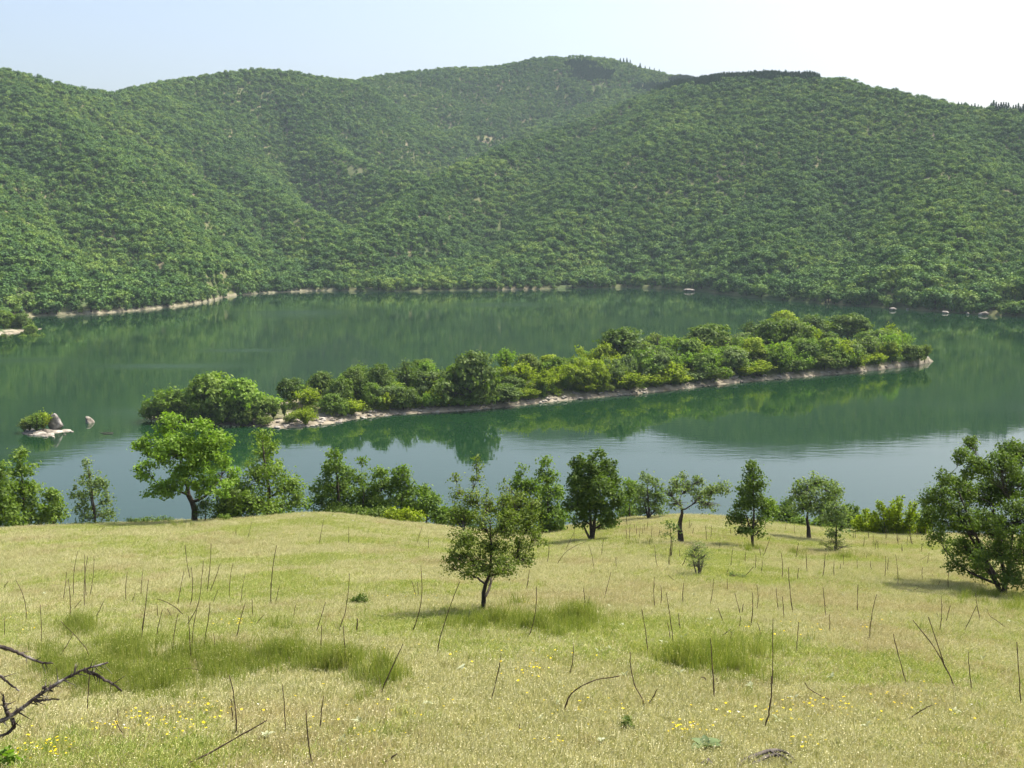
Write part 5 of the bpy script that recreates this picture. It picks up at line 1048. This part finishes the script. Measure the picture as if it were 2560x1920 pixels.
G_ = np.concatenate([f_[0] for f_ in FL]); rg = np.concatenate([f_[1] for f_ in FL]); n = len(G_)
f1 = fbm(G_[:, 0] * .35 + 11, G_[:, 1] * .35, 4) + rng.normal(0, .10, n); f2 = fbm(G_[:, 0] * .5 + 70, G_[:, 1] * .5 + 5, 4) + rng.normal(0, .09, n)
idx = np.where(f1 > .072, rng.integers(7, 10, n), np.where(f2 > .15, rng.integers(4, 7, n), rng.integers(0, 4, n)))
sc_ = (.65 + .6 * rng.random(n)) * (1 + .35 * sstep(20, 45, rg)); sz = sc_ * (.8 + .9 * np.clip(fbm(G_[:, 0] * .8, G_[:, 1] * .8 + 30, 3) + .3, 0, 1))
scatter('meadow_grass', G_, np.stack([rng.normal(0, .12, n), rng.normal(0, .12, n), rng.random(n) * 6.283], -1), np.stack([sc_, sc_, sz * .72], -1), idx, gc, 'short dry straw-coloured grass covering the meadow', 'grass')
TP = [(195, 1578, 55, 26), (310, 1640, 95, 50), (420, 1655, 140, 45), (560, 1675, 90, 40), (700, 1660, 115, 45), (845, 1680, 110, 40), (955, 1690, 50, 30), (250, 1700, 120, 45), (390, 1720, 90, 40), (120, 1660, 60, 40), (1250, 1562, 125, 20), (1440, 1558, 105, 30), (1120, 1546, 110, 10), (1340, 1582, 90, 20), (1830, 1660, 130, 42), (1705, 1665, 80, 28),
      (1870, 1381, 95, 12), (1985, 1390, 50, 8), (2110, 1396, 110, 12), (2190, 1370, 60, 6), (2440, 1500, 120, 16), (2530, 1515, 80, 18), (450, 1316, 110, 8), (1590, 1365, 70, 6), (1460, 1450, 50, 12), (1180, 1640, 40, 18), (900, 1760, 60, 20), (1290, 1520, 50, 10), (2300, 1580, 60, 14), (690, 1580, 60, 16), (2070, 1600, 60, 12), (1070, 1580, 60, 14)]  # tall green grass; ellipses at tree feet also paint cast shade as darker green
pts = []; dd = []
for bx, by, rx, ry in TP:
    m_ = int(rx * ry * 3.14 / (34 if rx * ry > 1300 or by < 1420 else 110)); a = rng.random(m_) * 6.283; d = np.abs(rng.normal(0, .85, m_)); dd.append(d); pts.append(np.stack([bx + np.cos(a) * rx * d, by + np.sin(a) * ry * d], -1))
pts = np.concatenate(pts); W3 = on_meadow(pts[:, 0], pts[:, 1]); dd = np.concatenate(dd); tk = (W3[:, 1] < 53) & (fbm(W3[:, 0] * 1.4, W3[:, 1] * 1.4, 3) + rng.normal(0, .09, len(W3)) > .0); W3 = W3[tk]; dd = dd[tk]; n = len(W3)
TG = []
for k in range(4): me = tuft(640 + k, 34, .11, .10, .36, .0036, .4, .6, 0, .8); me.materials.append(M['grass_tall']); TG.append(me)
scatter('tall_grass_and_shade', W3, np.stack([rng.normal(0, .1, n), rng.normal(0, .1, n), rng.random(n) * 6.283], -1), (.55 + .55 * rng.random(n)) * np.clip(1.15 - .4 * dd, .45, 1.1), rng.integers(0, 4, n), proto_collection('tall_tuft', TG), 'patches of taller green grass with seed heads in the meadow, some standing in for tree shade', 'grass')

# ------------------------------------------------------------------ flowers
def flower_mesh(seed, mat, petals=9, rr=.019, h=.10):
    q = np.random.default_rng(seed); V = []; Fc = []
    for k in range(petals):
        a = k * 6.283 / petals; c, s = math.cos(a), math.sin(a); c2, s2 = math.cos(a + .45), math.sin(a + .45); c3, s3 = math.cos(a - .45), math.sin(a - .45)
        i_ = len(V); V += [(0, 0, h), (c2 * rr * .7, s2 * rr * .7, h + .004), (c * rr, s * rr, h + .003), (c3 * rr * .7, s3 * rr * .7, h + .004)]; Fc.append((i_, i_ + 1, i_ + 2, i_ + 3))
    for a in (0, 1.57):
        i_ = len(V); c, s = math.cos(a) * .0018, math.sin(a) * .0018; V += [(-c, -s, -.02), (c, s, -.02), (c, s, h), (-c, -s, h)]; Fc.append((i_, i_ + 1, i_ + 2, i_ + 3))
    me = mesh_np('flower', np.array(V), np.array(Fc), tint=np.full(len(V), .5)); me.materials.append(M[mat]); me.materials.append(M['grass_green'])
    mi = np.zeros(len(Fc), np.int32); mi[petals:] = 1; me.polygons.foreach_set('material_index', mi); return me
FY = [flower_mesh(1, 'petal_yellow'), flower_mesh(2, 'petal_yellow', 11, .022, .13), flower_mesh(3, 'petal_white', 8, .014, .10)]
FC = [(380, 1810, 120, 35, 60), (110, 1875, 90, 35, 55), (600, 1562, 45, 12, 40), (250, 1830, 80, 20, 16), (520, 1790, 90, 30, 20), (1720, 1835, 70, 18, 40), (2050, 1780, 140, 25, 60), (2010, 1868, 50, 14, 14), (1980, 1580, 220, 25, 50), (2130, 1570, 140, 25, 40), (1325, 1680, 60, 20, 24), (1900, 1800, 120, 30, 30), (60, 1560, 70, 20, 22), (1330, 1515, 35, 5, 22),
      (1260, 1640, 300, 60, 40), (1500, 1780, 250, 60, 40), (900, 1800, 250, 60, 30), (640, 1340, 300, 14, 60), (1000, 1500, 120, 12, 16), (2300, 1760, 200, 60, 30), (2150, 1345, 160, 8, 30), (1380, 1865, 40, 8, 8)]
pts = []
for bx, by, rx, ry, m_ in FC: pts.append(np.stack([bx + rng.normal(0, .5, m_) * rx, by + rng.normal(0, .5, m_) * ry], -1))
pts = np.concatenate(pts); ok = (pts[:, 1] < 1935); pts = pts[ok]; W4 = on_meadow(pts[:, 0], pts[:, 1]); n = len(W4)
near_f = np.argsort(np.hypot(W4[:, 0], W4[:, 1]))[:200]; far_f = np.setdiff1d(np.arange(n), near_f)
for k in near_f:
    v = int(rng.choice([0, 1, 0, 1, 0, 1, 2])); o = obj('wildflower', FY[v], None, loc=tuple(W4[k]), label=('tiny white' if v == 2 else 'small yellow') + ' wildflower ' + near_phrase(W4[k]), cat='flower', group='white wildflowers' if v == 2 else 'yellow wildflowers')
    q_ = rng.uniform(.45, .75); o.scale = (q_, q_, q_); o.rotation_euler = (rng.normal(0, .2), rng.normal(0, .2), rng.random() * 6.28)
W4 = W4[far_f]; n = len(W4)
scatter('yellow_flowers', W4, np.stack([rng.normal(0, .25, n), rng.normal(0, .25, n), rng.random(n) * 6.28], -1), .45 + .4 * rng.random(n), rng.choice([0, 1, 0, 1, 0, 1, 2], n), proto_collection('flower_head', FY), 'tiny yellow and white wildflowers scattered through the meadow grass', 'flowers')
